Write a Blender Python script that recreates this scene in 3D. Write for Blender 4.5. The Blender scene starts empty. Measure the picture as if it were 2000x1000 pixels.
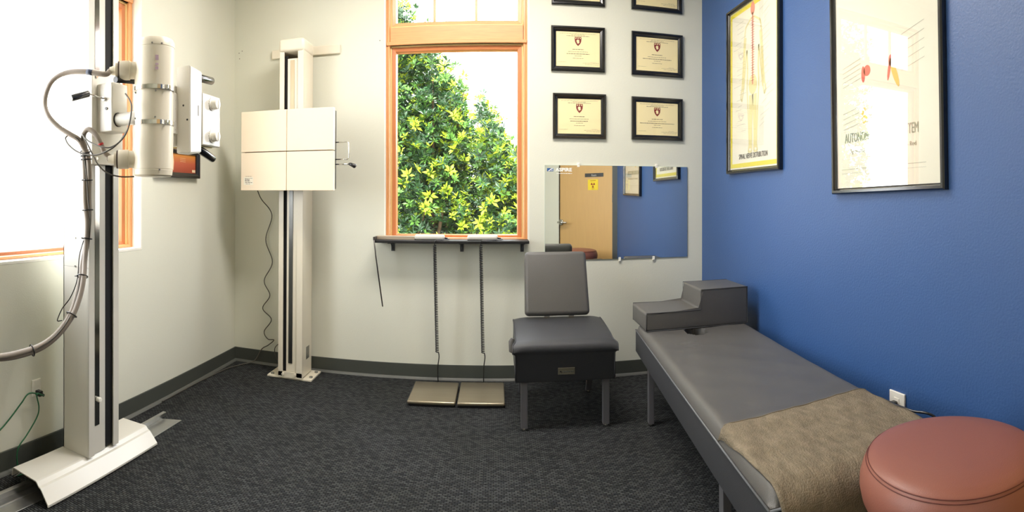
import bpy, bmesh, math, random
from mathutils import Vector, Matrix
from math import sin, cos, tan, pi, radians, hypot
random.seed(7)
SC = bpy.context.scene
C = bpy.context.collection

# ------------------------------------------------------------------ camera
F, X0, Y0, H = 1050.0, 965.3, 386.9, 1.165      # cylinder radius in pixels, centre column, horizon row, eye height
cd = bpy.data.cameras.new('camera'); cd.type = 'PANO'
pc = cd if hasattr(cd, 'panorama_type') else cd.cycles
pc.panorama_type = 'CENTRAL_CYLINDRICAL'
pc.central_cylindrical_range_u_min = -X0/F
pc.central_cylindrical_range_u_max = (2000-X0)/F
pc.central_cylindrical_range_v_min = -(1000-Y0)/F
pc.central_cylindrical_range_v_max = Y0/F
pc.central_cylindrical_radius = 1.0
cam = bpy.data.objects.new('camera', cd); C.objects.link(cam)
cam.location = (0, 0, H); cam.rotation_euler = (pi/2, 0, 0)
SC.camera = cam

# ------------------------------------------------------------------ world, sun, lights, exposure
SKY = 11.0
w = bpy.data.worlds.new('sky'); SC.world = w; w.use_nodes = True
bg = w.node_tree.nodes['Background']; bg.inputs[0].default_value = (0.93, 0.97, 1.0, 1); bg.inputs[1].default_value = SKY
sun = bpy.data.lights.new('sun', 'SUN'); sun.energy = 9.0; sun.angle = radians(1.0); sun.color = (1, .96, .86)
so = bpy.data.objects.new('sun', sun); C.objects.link(so); so.rotation_euler = (radians(28), 0, radians(10)); so.location = (0, 0, 9)
def area(name, loc, rot, sx, sy, power, col=(1, .93, .82)):
    l = bpy.data.lights.new(name, 'AREA'); l.shape = 'RECTANGLE'; l.size = sx; l.size_y = sy; l.energy = power; l.color = col
    o = bpy.data.objects.new(name, l); C.objects.link(o); o.location = loc; o.rotation_euler = rot
    return o
area('added_ceiling_fill', (-.1, 2.25, 2.86), (0, 0, 0), 1.1, .55, 56, (1, .94, .87))  # presumed lamp out of view, added to brighten the room
for nm, loc, rot, a_, b_ in (('window_portal_back', (-.245, 3.60, 1.80), (radians(-90), 0, 0), .94, 1.84), ('window_portal_left', (-1.97, 1.595, 1.80), (0, radians(-90), 0), 1.84, 1.49)):
    area(nm, loc, rot, a_, b_, 1, (1, 1, 1)).data.cycles.is_portal = True
vs = SC.view_settings
vs.view_transform = 'Standard'; vs.look = 'None'; vs.gamma = 1.0; vs.use_curve_mapping = False
vs.exposure = 0.1
SC.cycles.max_bounces = 10; SC.cycles.diffuse_bounces = 6; SC.cycles.glossy_bounces = 5
SC.cycles.transparent_max_bounces = 16
SC.cycles.caustics_reflective = False; SC.cycles.caustics_refractive = False
SC.cycles.sample_clamp_indirect = 6

# ------------------------------------------------------------------ pixel of the photograph -> point of the room
def at(x, y, X=None, Y=None, Z=None):
    t = (x-X0)/F
    if Y is not None: d = Y/cos(t)
    elif X is not None: d = X/sin(t)
    else: d = (H-Z)*F/(y-Y0)
    return Vector((d*sin(t), d*cos(t), H-(y-Y0)/F*d))

# ------------------------------------------------------------------ materials
def lin(c): return tuple((v/255/12.92 if v/255 <= .04045 else ((v/255+.055)/1.055)**2.4) for v in c)+(1,)
MATS = {}
def mat(name, rgb=(200, 200, 200), rough=.5, metal=0.0, spec=.5, noise=0.0, nscale=20, bump=0.0, bscale=200, stretch=None, coat=0.0):
    if name in MATS: return MATS[name]
    m = bpy.data.materials.new(name); m.use_nodes = True; nt = m.node_tree; b = nt.nodes['Principled BSDF']
    col = lin(rgb)
    b.inputs['Base Color'].default_value = col; b.inputs['Roughness'].default_value = rough
    b.inputs['Metallic'].default_value = metal; b.inputs['Specular IOR Level'].default_value = spec
    b.inputs['Coat Weight'].default_value = coat; b.inputs['Coat Roughness'].default_value = .15
    tc = nt.nodes.new('ShaderNodeTexCoord'); mp = nt.nodes.new('ShaderNodeMapping')
    nt.links.new(tc.outputs['Object'], mp.inputs[0])
    if stretch: mp.inputs['Scale'].default_value = stretch
    if noise:
        n = nt.nodes.new('ShaderNodeTexNoise'); n.inputs['Scale'].default_value = nscale; n.inputs['Detail'].default_value = 5
        nt.links.new(mp.outputs[0], n.inputs['Vector'])
        mx = nt.nodes.new('ShaderNodeMixRGB')
        mx.inputs[1].default_value = tuple(max(0, v*(1-noise)) for v in col[:3])+(1,)
        mx.inputs[2].default_value = tuple(min(1, v*(1+noise)) for v in col[:3])+(1,)
        nt.links.new(n.outputs['Fac'], mx.inputs[0]); nt.links.new(mx.outputs[0], b.inputs['Base Color'])
    if bump:
        n2 = nt.nodes.new('ShaderNodeTexNoise'); n2.inputs['Scale'].default_value = bscale; n2.inputs['Detail'].default_value = 3
        nt.links.new(mp.outputs[0], n2.inputs['Vector'])
        bp = nt.nodes.new('ShaderNodeBump'); bp.inputs['Strength'].default_value = bump; bp.inputs['Distance'].default_value = .004
        nt.links.new(n2.outputs['Fac'], bp.inputs['Height']); nt.links.new(bp.outputs[0], b.inputs['Normal'])
    MATS[name] = m
    return m
def glass(name, f0=.05, rough=0.0):
    """thin pane: clear, with a mirror share that grows towards grazing angles, the same from both sides"""
    if name in MATS: return MATS[name]
    m = bpy.data.materials.new(name); m.use_nodes = True; nt = m.node_tree; nt.nodes.clear()
    o = nt.nodes.new('ShaderNodeOutputMaterial'); mx = nt.nodes.new('ShaderNodeMixShader'); lw = nt.nodes.new('ShaderNodeLayerWeight')
    tr = nt.nodes.new('ShaderNodeBsdfTransparent'); gl = nt.nodes.new('ShaderNodeBsdfGlossy')
    lw.inputs['Blend'].default_value = .5; gl.inputs['Roughness'].default_value = rough
    pw = nt.nodes.new('ShaderNodeMath'); pw.operation = 'POWER'; pw.inputs[1].default_value = 5
    ma = nt.nodes.new('ShaderNodeMath'); ma.operation = 'MULTIPLY_ADD'; ma.inputs[1].default_value = 1-f0; ma.inputs[2].default_value = f0
    nt.links.new(lw.outputs['Facing'], pw.inputs[0]); nt.links.new(pw.outputs[0], ma.inputs[0]); nt.links.new(ma.outputs[0], mx.inputs[0])
    nt.links.new(tr.outputs[0], mx.inputs[1]); nt.links.new(gl.outputs[0], mx.inputs[2])
    nt.links.new(mx.outputs[0], o.inputs[0]); MATS[name] = m
    return m

WALL = mat('wall_paint', (223, 223, 209), .75, spec=.25, noise=.02, nscale=3, bump=.12, bscale=160)
WALLW = mat('reveal_paint', (240, 238, 228), .7, spec=.25, bump=.08, bscale=160)
BLUE = mat('blue_wall_paint', (47, 85, 141), .50, spec=.75, noise=.05, nscale=4, bump=.35, bscale=120)
CEIL = mat('ceiling_paint', (240, 240, 236), .8)
BASE = mat('vinyl_baseboard', (70, 73, 68), .5, noise=.06, nscale=8)
TOE = mat('toe_highlight_grey', (92, 93, 88), .5, noise=.1, nscale=30)  # lighter than the baseboard: the toe's catch of light put into the colour
WOOD = mat('window_wood', (222, 160, 106), .45, noise=.2, nscale=14, bump=.05, bscale=60, stretch=(9, 9, .6), coat=.25)
WOODH = mat('window_wood_across', (222, 160, 106), .45, noise=.2, nscale=14, bump=.05, bscale=60, stretch=(.6, 9, 9), coat=.25)
WOODD = mat('sash_wood', (198, 122, 72), .45, noise=.2, nscale=14, stretch=(9, 9, .6), coat=.2)
WOODDH = mat('sash_wood_across', (198, 122, 72), .45, noise=.2, nscale=14, stretch=(.6, 9, 9), coat=.2)
GOLD = mat('weather_strip', (255, 228, 160), .5)
CREAM = mat('cream_enamel', (230, 222, 203), .35, spec=.5, coat=.15, noise=.015, nscale=3)
WHITE = mat('white_enamel', (214, 211, 202), .3, spec=.5, coat=.2)
PANEL = mat('receptor_face', (238, 222, 196), .5, noise=.01, nscale=3)
STEEL = mat('brushed_steel', (150, 150, 145), .3, 1.0, noise=.25, nscale=30, stretch=(30, 30, .6))
DSTEEL = mat('dark_steel_strip', (92, 92, 90), .3, .9, noise=.35, nscale=9, stretch=(6, 6, 1))
CHROME = mat('chrome', (215, 213, 208), .12, 1.0)
BLACK = mat('black_plastic', (20, 20, 22), .35, coat=.3)
GLOSSBLACK = mat('black_lacquer', (16, 16, 18), .22, coat=.6)
SLOT = mat('black_slot', (6, 6, 7), .8)
HOSE = mat('hose_rubber', (146, 136, 126), .55)
WIRE = mat('grey_wire', (84, 80, 72), .5)
GREEN = mat('green_cord', (30, 100, 62), .5)
VINYL = mat('grey_vinyl', (88, 86, 83), .42, spec=.45, noise=.07, nscale=7, bump=.2, bscale=420)
VINYLD = mat('charcoal_vinyl', (54, 55, 58), .5, spec=.35, noise=.08, nscale=7, bump=.2, bscale=420)
LEGP = mat('leg_paint', (105, 104, 108), .4, metal=.3)
TOWEL = mat('brown_towel', (130, 119, 101), .95, spec=.1, noise=.5, nscale=46, bump=.9, bscale=260, stretch=(1, .45, 1))
STOOLV = mat('mauve_vinyl', (142, 88, 74), .42, spec=.5, noise=.06, nscale=5, bump=.12, bscale=500)
STITCH = mat('seam_thread', (98, 46, 38), .6)
PLASTIC = mat('ivory_plastic', (248, 245, 236), .4)
PLATE = mat('scale_plate', (158, 148, 128), .3, .75, noise=.12, nscale=5, stretch=(.5, 6, 1))
DOORW = mat('door_veneer', (212, 172, 112), .45, noise=.06, nscale=9, stretch=(4, 4, .5), coat=.2)
JAMB = mat('door_frame_grey', (70, 74, 76), .5)
PAPER = mat('certificate_paper', (252, 236, 184), .7)
INK = mat('print_ink', (120, 100, 80), .8)
INKD = mat('print_dark_ink', (70, 62, 60), .8)
CREST = mat('crest_red', (130, 34, 34), .7)
YELLOW = mat('yellow_print', (240, 226, 60), .6)
PALEY = mat('pale_yellow_print', (240, 230, 170), .7)
POSTERP = mat('poster_paper', (250, 246, 226), .7)
PINK = mat('pink_print', (238, 150, 130), .7)
RED = mat('red_print', (232, 116, 104), .7)
GREYL = mat('pale_grey_print', (190, 188, 170), .8)
LOGOB = mat('logo_blue', (38, 88, 150), .5)
LOGOW = mat('logo_white', (245, 245, 240), .5)
SIGNY = mat('sign_yellow', (246, 218, 40), .5)
BROWNR = mat('sign_maroon', (150, 40, 30), .6)
SHELFM = mat('black_shelf', (18, 16, 16), .55)
ALU = mat('aluminium', (185, 185, 182), .28, .9, noise=.2, nscale=14)
BARK = mat('bark', (110, 88, 70), .9, noise=.2, nscale=12)
LEAFD = mat('leaf_dark', (44, 80, 46), .35, spec=.6, noise=.25, nscale=2)
LEAFM = mat('leaf_mid', (84, 128, 52), .4, spec=.5, noise=.25, nscale=2)
LEAFY = mat('leaf_young', (176, 200, 52), .45, noise=.15, nscale=2)
CONC = mat('pale_paving', (190, 186, 176), .9, noise=.1, nscale=2)
WGLASS = glass('window_glass', .02)
PGLASS = glass('picture_glass', .085)
MIRROR = mat('mirror_silver', (238, 240, 236), .015, 1.0)
for m_ in (LEAFD, LEAFM, LEAFY):
    b_ = m_.node_tree.nodes['Principled BSDF']
    b_.inputs['Transmission Weight'].default_value = 0.0

def carpet():
    m = bpy.data.materials.new('carpet_loops'); m.use_nodes = True; nt = m.node_tree; b = nt.nodes['Principled BSDF']
    tc = nt.nodes.new('ShaderNodeTexCoord'); mp = nt.nodes.new('ShaderNodeMapping'); nt.links.new(tc.outputs['Object'], mp.inputs[0])
    nz = nt.nodes.new('ShaderNodeTexNoise'); nz.inputs['Scale'].default_value = 60; nt.links.new(mp.outputs[0], nz.inputs['Vector'])
    ad = nt.nodes.new('ShaderNodeMixRGB'); ad.blend_type = 'ADD'; ad.inputs[0].default_value = .006
    nt.links.new(mp.outputs[0], ad.inputs[1]); nt.links.new(nz.outputs['Color'], ad.inputs[2])
    br = nt.nodes.new('ShaderNodeTexBrick')
    br.inputs['Scale'].default_value = 1.0; br.inputs['Brick Width'].default_value = .021; br.inputs['Row Height'].default_value = .0105
    br.inputs['Mortar Size'].default_value = .0030; br.inputs['Mortar Smooth'].default_value = 1.0
    br.inputs['Color1'].default_value = lin((80, 82, 82)); br.inputs['Color2'].default_value = lin((44, 46, 48)); br.inputs['Mortar'].default_value = lin((7, 8, 9))
    nt.links.new(ad.outputs[0], br.inputs['Vector'])
    n2 = nt.nodes.new('ShaderNodeTexNoise'); n2.inputs['Scale'].default_value = 2.2; n2.inputs['Detail'].default_value = 3
    nt.links.new(tc.outputs['Object'], n2.inputs['Vector'])
    cr = nt.nodes.new('ShaderNodeValToRGB'); cr.color_ramp.elements[0].position = .35; cr.color_ramp.elements[1].position = .7
    cr.color_ramp.elements[0].color = (.82, .82, .79, 1); cr.color_ramp.elements[1].color = (1.0, 1.0, 1.04, 1)
    nt.links.new(n2.outputs['Fac'], cr.inputs[0])
    mx = nt.nodes.new('ShaderNodeMixRGB'); mx.blend_type = 'MULTIPLY'; mx.inputs[0].default_value = 1
    nt.links.new(br.outputs['Color'], mx.inputs[1]); nt.links.new(cr.outputs[0], mx.inputs[2]); nt.links.new(mx.outputs[0], b.inputs['Base Color'])
    inv = nt.nodes.new('ShaderNodeMath'); inv.operation = 'SUBTRACT'; inv.inputs[0].default_value = 1.0; nt.links.new(br.outputs['Fac'], inv.inputs[1])
    bp = nt.nodes.new('ShaderNodeBump'); bp.inputs['Strength'].default_value = .9; bp.inputs['Distance'].default_value = .003
    nt.links.new(inv.outputs[0], bp.inputs['Height']); nt.links.new(bp.outputs[0], b.inputs['Normal'])
    b.inputs['Roughness'].default_value = .9; b.inputs['Specular IOR Level'].default_value = .2
    return m
CARPET = carpet()

# ------------------------------------------------------------------ mesh helpers
def new(): return bmesh.new()
def box(bm, x0, x1, y0, y1, z0, z1, bev=0, seg=3, mi=0, M=None):
    r = bmesh.ops.create_cube(bm, size=1); vs_ = r['verts']
    for v in vs_:
        v.co = Vector((x0+(v.co.x+.5)*(x1-x0), y0+(v.co.y+.5)*(y1-y0), z0+(v.co.z+.5)*(z1-z0)))
    fs = set(f for v in vs_ for f in v.link_faces)
    for f in fs: f.material_index = mi
    allv = vs_
    if bev:
        es = list(set(e for v in vs_ for e in v.link_edges))
        rr = bmesh.ops.bevel(bm, geom=es, offset=bev, segments=seg, profile=.5, affect='EDGES')
        allv = list(set(list(rr['verts'])+[v for v in vs_ if v.is_valid]))
        for f in rr['faces']: f.material_index = mi
    if M is not None:
        bmesh.ops.transform(bm, matrix=M, verts=allv)
    return allv
def frame_axes(t):
    t = t.normalized(); a = Vector((0, 0, 1)) if abs(t.z) < .9 else Vector((1, 0, 0))
    u = t.cross(a).normalized(); return u, t.cross(u).normalized()
def tube(bm, pts, r, n=8, mi=0, caps=True):
    pts = [Vector(p) for p in pts]; rs = r if isinstance(r, (list, tuple)) else [r]*len(pts)
    rings = []; u = None
    for i, p in enumerate(pts):
        t = (pts[min(i+1, len(pts)-1)]-pts[max(i-1, 0)]).normalized()
        if u is None: u, v = frame_axes(t)
        else:
            u = (u-t*u.dot(t)); u = u.normalized() if u.length > 1e-6 else frame_axes(t)[0]
            v = t.cross(u)
        rings.append([bm.verts.new(p+(u*cos(2*pi*k/n)+v*sin(2*pi*k/n))*rs[i]) for k in range(n)])
    for a, b in zip(rings, rings[1:]):
        for k in range(n):
            f = bm.faces.new((a[k], a[(k+1) % n], b[(k+1) % n], b[k])); f.smooth = True; f.material_index = mi
    if caps:
        for rg in (rings[0][::-1], rings[-1]):
            f = bm.faces.new(rg); f.material_index = mi
def cyl(bm, p0, p1, r, n=28, mi=0, bev=0.0):
    p0, p1 = Vector(p0), Vector(p1); L = (p1-p0); d = L.normalized()
    if bev: tube(bm, [p0, p0+d*bev*.3, p0+d*bev, p1-d*bev, p1-d*bev*.3, p1], [r-bev, r-bev*.3, r, r, r-bev*.3, r-bev], n, mi)
    else: tube(bm, [p0, p1], r, n, mi)
def smooth_path(ps, k=8):
    ps = [Vector(p) for p in ps]; out = []
    q = [ps[0]*2-ps[1]]+ps+[ps[-1]*2-ps[-2]]
    for i in range(1, len(q)-2):
        for j in range(k):
            t = j/k; a, b, c, d = q[i-1], q[i], q[i+1], q[i+2]
            out.append(.5*((2*b)+(-a+c)*t+(2*a-5*b+4*c-d)*t*t+(-a+3*b-3*c+d)*t**3))
    out.append(ps[-1]); return out
def sweep(bm, O, U, V, N, u0, u1, v0, v1, prof, mi=0, mis=None):
    """a moulding: profile points (inward, out of the wall) carried round a rectangle with mitred corners"""
    O, U, V, N = map(Vector, (O, U, V, N)); cs = [(u0, v0, 1, 1), (u1, v0, -1, 1), (u1, v1, -1, -1), (u0, v1, 1, -1)]
    R = [[bm.verts.new(O+U*(u+su*a)+V*(v+sv*a)+N*b) for a, b in prof] for u, v, su, sv in cs]
    for k in range(4):
        A, B = R[k], R[(k+1) % 4]
        for i in range(len(prof)):
            j = (i+1) % len(prof); f = bm.faces.new((A[i], B[i], B[j], A[j])); f.material_index = (mis[k] if mis else mi)
def poly(bm, pts, mi=0):
    f = bm.faces.new([bm.verts.new(Vector(p)) for p in pts]); f.material_index = mi; return f
def prism(bm, pts2, z0, z1, M=None, mi=0):
    a = [bm.verts.new((x, y, z0)) for x, y in pts2]; b = [bm.verts.new((x, y, z1)) for x, y in pts2]
    fs = [bm.faces.new(a[::-1]), bm.faces.new(b)]
    n = len(a)
    for i in range(n): fs.append(bm.faces.new((a[i], a[(i+1) % n], b[(i+1) % n], b[i])))
    for f in fs: f.material_index = mi
    if M is not None: bmesh.ops.transform(bm, matrix=M, verts=a+b)
def lathe(bm, prof, n=48, M=None, mi=0):
    rings = []
    for r, z in prof:
        rings.append([bm.verts.new((r*cos(2*pi*k/n), r*sin(2*pi*k/n), z)) for k in range(n)] if r > 1e-5 else [bm.verts.new((0, 0, z))])
    for a, b in zip(rings, rings[1:]):
        for k in range(n):
            q = [a[k % len(a)], a[(k+1) % len(a)], b[(k+1) % len(b)], b[k % len(b)]]
            q2 = []
            for v in q:
                if v not in q2: q2.append(v)
            if len(q2) > 2:
                f = bm.faces.new(q2); f.smooth = True; f.material_index = mi
    if M is not None: bmesh.ops.transform(bm, matrix=M, verts=[v for r in rings for v in r])

def obj(name, bm, m, parent=None, smooth=None, loc=None):
    """links one mesh; world-space vertices are re-expressed in the parent's space"""
    bmesh.ops.recalc_face_normals(bm, faces=bm.faces)
    me = bpy.data.meshes.new(name)
    if smooth is not None:
        for f in bm.faces: f.smooth = True
        for e in bm.edges:
            if len(e.link_faces) == 2 and e.calc_face_angle(0) > radians(smooth): e.smooth = False
    bm.to_mesh(me); bm.free()
    for x in (m if isinstance(m, (list, tuple)) else [m]): me.materials.append(x)
    o = bpy.data.objects.new(name, me); C.objects.link(o)
    if parent is not None:
        o.parent = parent
        if parent.type == 'EMPTY' or parent.parent is not None or True:
            o.matrix_parent_inverse = WORLDM(parent).inverted()
    return o
def WORLDM(o):
    M = Matrix.LocRotScale(o.location, o.rotation_euler, o.scale)
    if o.parent is not None: return WORLDM(o.parent) @ o.matrix_parent_inverse @ M
    return M
def thing(name, label, cat, loc=(0, 0, 0), group=None):
    o = bpy.data.objects.new(name, None); C.objects.link(o); o.location = loc; o.empty_display_size = .1
    o['label'] = label; o['category'] = cat
    if group: o['group'] = group
    return o
def tag(o, label, cat, group=None):
    o['label'] = label; o['category'] = cat
    if group: o['group'] = group
    return o
def struct(name, bm, m, parent=None, smooth=None):
    o = obj(name, bm, m, parent, smooth)
    if parent is None: o['kind'] = 'structure'
    return o
def text(name, s, size, M, m, parent, depth=.0004, sx=1.0, bold=0.0, align='CENTER'):
    cu = bpy.data.curves.new(name+'_curve', 'FONT'); cu.body = s; cu.size = size; cu.align_x = align; cu.align_y = 'CENTER'
    cu.extrude = depth; cu.offset = bold; cu.resolution_u = 3
    t = bpy.data.objects.new(name+'_tmp', cu); C.objects.link(t)
    dg = bpy.context.evaluated_depsgraph_get(); dg.update()
    me = bpy.data.meshes.new_from_object(t.evaluated_get(dg)); bpy.data.objects.remove(t)
    me.transform(M @ Matrix.Scale(sx, 4, (1, 0, 0))); me.materials.clear(); me.materials.append(m); me.name = name
    o = bpy.data.objects.new(name, me); C.objects.link(o)
    if parent is not None:
        o.parent = parent; o.matrix_parent_inverse = WORLDM(parent).inverted()
    return o
def plane_matrix(O, U, V):
    U = Vector(U).normalized(); V = Vector(V).normalized(); N = U.cross(V)
    return Matrix(((U.x, V.x, N.x, O[0]), (U.y, V.y, N.y, O[1]), (U.z, V.z, N.z, O[2]), (0, 0, 0, 1)))

XL, XR, YB, ZC = -1.80, 1.40, 3.44, 2.90        # left wall, right wall, back wall, ceiling
# diagonal corner with the door, behind the camera's right shoulder (the mirror shows it)
HG = Vector((XR, .84, 0)); DD = Vector((-.6237, -.782, 0)); YR = -1.0
END = HG+DD*((.84-YR)/.782)

# ------------------------------------------------------------------ room shell
bm = new(); box(bm, XL-.15, XR+.15, YR-.15, YB+.15, -.12, 0); struct('floor', bm, CARPET)
bm = new(); box(bm, XL-.15, XR+.15, YR-.15, YB+.15, ZC, ZC+.12); struct('ceiling', bm, CEIL)
WX0, WX1, WZ0, WZ1 = -.715, .225, .885, 2.70     # back window opening
bm = new()
box(bm, XL-.15, WX0, YB, YB+.15, 0, ZC); box(bm, WX1, XR+.15, YB, YB+.15, 0, ZC)
box(bm, WX0, WX1, YB, YB+.15, 0, WZ0); box(bm, WX0, WX1, YB, YB+.15, WZ1, ZC)
struct('wall_back', bm, WALL)
LY0, LY1 = .85, 2.341                            # left window opening
bm = new()
box(bm, XL-.15, XL, YR-.15, LY0, 0, ZC); box(bm, XL-.15, XL, LY1, YB+.15, 0, ZC)
box(bm, XL-.15, XL, LY0, LY1, 0, WZ0-.003); box(bm, XL-.15, XL, LY0, LY1, WZ1, ZC)
struct('wall_left', bm, WALL)
bm = new(); box(bm, XR, XR+.15, .84, YB+.15, 0, ZC); struct('wall_right', bm, BLUE)
bm = new(); box(bm, XL-.15, END.x+.1, YR-.15, YR, 0, ZC); struct('wall_rear', bm, WALL)
DM = plane_matrix(HG, DD, (0, 0, 1))             # u along the diagonal, v up, normal U x V
NRM = Vector(DD).cross(Vector((0, 0, 1)))        # points out of or into the room
inward = -1 if NRM.dot(Vector((0, 1.5, 0))-HG) < 0 else 1
def dbox(bm, u0, u1, v0, v1, n0, n1, bev=0, mi=0):
    a, b = sorted((n0*inward, n1*inward)); box(bm, u0, u1, v0, v1, a, b, bev, M=DM, mi=mi)
Ld = (.84-YR)/.782
bm = new(); dbox(bm, -.1, -.02, 0, ZC, -.15, 0); dbox(bm, -.02, .02, 2.1, ZC, -.15, 0); dbox(bm, .935, Ld+.1, 0, ZC, -.15, 0); dbox(bm, .02, .97, 2.1, ZC, -.15, 0)
struct('wall_corner', bm, WALL)
d1 = new(); dbox(d1, .06, .93, .01, 2.06, -.06, -.015)
door = struct('door_1', d1, DOORW)
bm = new()
dbox(bm, -.02, .06, 0, 2.1, -.12, .012); dbox(bm, .931, .935, 0, 2.1, -.12, .002); dbox(bm, .06, .93, 2.06, 2.1, -.12, .012)
struct('trim_door', bm, JAMB)
bm = new()
def dp(u, v, n): return DM @ Vector((u, v, n*inward))
cyl(bm, dp(.90, .86, -.015), dp(.90, .86, .005), .038, bev=.004); cyl(bm, dp(.90, .86, 0), dp(.90, .86, .05), .011)
tube(bm, [dp(.905, .86, .05), dp(.86, .86, .057), dp(.75, .86, .05)], [.014, .013, .010], 12)
obj('door_handle', bm, CHROME, door)
bm = new()
for z in (.3, 1.16, 1.8): cyl(bm, dp(.062, z-.045, .0), dp(.062, z+.045, .0), .009)
obj('hinge', bm, STEEL, door)
sg = new(); dbox(sg, .215, .505, 1.418, 1.463, -.0149, -.011)
sign = tag(obj('room_sign', sg, mat('sign_charcoal', (58, 58, 60), .5)), 'narrow charcoal name sign on the tan door seen in the mirror', 'sign')
SU = -DD                                          # reading direction for someone facing the door
def dtext(name, s, size, u, v, m, par, bold=0, sx=1, n=-.0105):
    return text(name, s, size, plane_matrix(dp(u, v, n), SU, (0, 0, 1)), m, par, bold=bold, sx=sx)
dtext('lettering', 'Exam', .036, .36, 1.438, mat('sign_silver', (200, 200, 196), .5), sign)
rg = new(); dbox(rg, .297, .457, 1.262, 1.388, -.0149, -.0125)
rad = tag(obj('warning_sign', rg, SIGNY), 'small yellow radiation warning notice under the name sign on the door', 'sign')
bm = new()
cu_, cv_ = .377, 1.322
for k in range(3):
    a0 = radians(90+120*k-30+180); q = []
    for j in range(7):
        a = a0+radians(60)*j/6; q.append(dp(cu_+.033*cos(a), cv_+.033*sin(a), -.0118))
    for j in range(6, -1, -1):
        a = a0+radians(60)*j/6; q.append(dp(cu_+.009*cos(a), cv_+.009*sin(a), -.0118))
    poly(bm, q)
poly(bm, [dp(cu_+.006*cos(2*pi*j/12), cv_+.006*sin(2*pi*j/12), -.0118) for j in range(12)])
obj('trefoil', bm, BROWNR, rad)
dtext('lettering', 'CAUTION', .019, .377, 1.374, BROWNR, rad, n=-.012)
dtext('lettering', 'X-RAY', .016, .377, 1.276, BROWNR, rad, n=-.012)

# baseboards, and their toe with its highlight painted as a paler grey
def baseb(name, segs):
    bm = new()
    for (x0, x1, y0, y1) in segs: box(bm, x0, x1, y0, y1, 0, .095, .002, 2)
    return struct(name, bm, BASE)
baseb('baseboard_back', [(XL, XR, YB-.008, YB)])
baseb('baseboard_left', [(XL, XL+.008, YR, YB-.008)])
baseb('baseboard_right', [(XR-.008, XR, .86, YB-.008)])
baseb('baseboard_rear', [(XL+.008, END.x, YR, YR+.008)])
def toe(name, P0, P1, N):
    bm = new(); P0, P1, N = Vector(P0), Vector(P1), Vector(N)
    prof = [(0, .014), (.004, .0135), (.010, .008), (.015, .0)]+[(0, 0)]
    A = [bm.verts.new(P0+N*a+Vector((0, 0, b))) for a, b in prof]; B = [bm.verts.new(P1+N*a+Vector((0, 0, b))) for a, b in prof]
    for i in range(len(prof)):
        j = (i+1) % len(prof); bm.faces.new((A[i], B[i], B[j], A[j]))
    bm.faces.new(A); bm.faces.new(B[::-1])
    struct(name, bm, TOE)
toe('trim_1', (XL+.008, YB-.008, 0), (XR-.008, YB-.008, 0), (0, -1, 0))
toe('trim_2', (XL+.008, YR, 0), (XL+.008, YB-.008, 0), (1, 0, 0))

# ------------------------------------------------------------------ windows
def window(name, O, U, N, u0, u1, bars, zt=2.13, zt2=2.29):
    """O origin on the inner wall plane, U along the wall, N into the room; wooden frame, lower sash, transom with muntins"""
    O, U, N = map(Vector, (O, U, N)); V = Vector((0, 0, 1))
    root = new()
    pr = [(0, -.10), (0, -.008), (.007, -.008), (.009, -.012), (.011, -.008), (.023, -.008), (.026, -.014), (.026, -.10)]
    sweep(root, O, U, V, N, u0, u1, WZ0, WZ1, pr, mis=[1, 0, 1, 0])
    fr = struct(name, root, [WOOD, WOODH])
    def hbox(bm, a0, a1, z0, z1, n0, n1, mi=0, bev=0):
        M = Matrix(((U.x, 0, N.x, O.x), (U.y, 0, N.y, O.y), (0, 1, 0, 0), (0, 0, 0, 1)))
        box(bm, a0, a1, z0, z1, n0, n1, bev, 2, mi, M)
    bm = new(); hbox(bm, u0+.028, u1-.028, zt+.03, zt2-.012, -.09, -.006, 0, .002); hbox(bm, u0+.004, u1-.004, zt+.03, zt+.052, -.03, .004, 0, .003)
    obj('transom_bar', bm, WOODH, fr)
    # sash of the lower light
    bm = new()
    pr = [(0, -.085), (0, -.034), (.012, -.034), (.012, -.030), (.034, -.034), (.038, -.050), (.038, -.085)]
    sweep(bm, O, U, V, N, u0+.026, u1-.026, WZ0+.006, zt+.03, pr, mis=[1, 0, 1, 0])
    obj('window_sash', bm, [WOODD, WOODDH], fr)
    for q0, q1 in ((.0262, .0035), (.0315, .0062)):
        for za, zb in ((WZ0+.006, zt+.03), (zt2-.012, WZ1-.03)):
            bm = new(); e = q0-.0262; sweep(bm, O, U, V, N, u0+q0, u1-q0, za+e, zb-e, [(0, -.0335), (0, -.024), (q1*.6, -.024), (q1*.6, -.0335)])
            obj('weather_strip', bm, GOLD, fr)
    bm = new(); hbox(bm, u0+.062, u1-.062, WZ0+.042, zt-.006, -.062, -.058); obj('window_pane', bm, WGLASS, fr)
    # transom light
    bm = new()
    sweep(bm, O, U, V, N, u0+.026, u1-.026, zt2-.012, WZ1-.030, [(0, -.085), (0, -.034), (.012, -.034), (.012, -.030), (.034, -.034), (.038, -.046), (.038, -.085)], mis=[1, 0, 1, 0])
    for b in bars: hbox(bm, b-.009, b+.009, zt2+.022, WZ1-.06, -.07, -.042, 0, .003)
    obj('transom_sash', bm, [WOOD, WOODH], fr)
    bm = new(); hbox(bm, u0+.062, u1-.062, zt2+.024, WZ1-.066, -.062, -.058); obj('window_pane', bm, WGLASS, fr)
    # painted reveal, a thin lining around the opening
    return fr
window('window_1', (0, YB, 0), (1, 0, 0), (0, -1, 0), WX0+.012, WX1-.012, (-.389, -.116))
def reveal(name, O, U, N, u0, u1, th):
    bm = new(); sweep(bm, O, U, (0, 0, 1), N, u0, u1, WZ0-.002, WZ1, [(0, -.12), (0, .001), (th, .001), (th, -.12)]); struct(name, bm, WALLW)
reveal('trim_3', (0, YB, 0), (1, 0, 0), (0, -1, 0), WX0, WX1, .0115)
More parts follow.
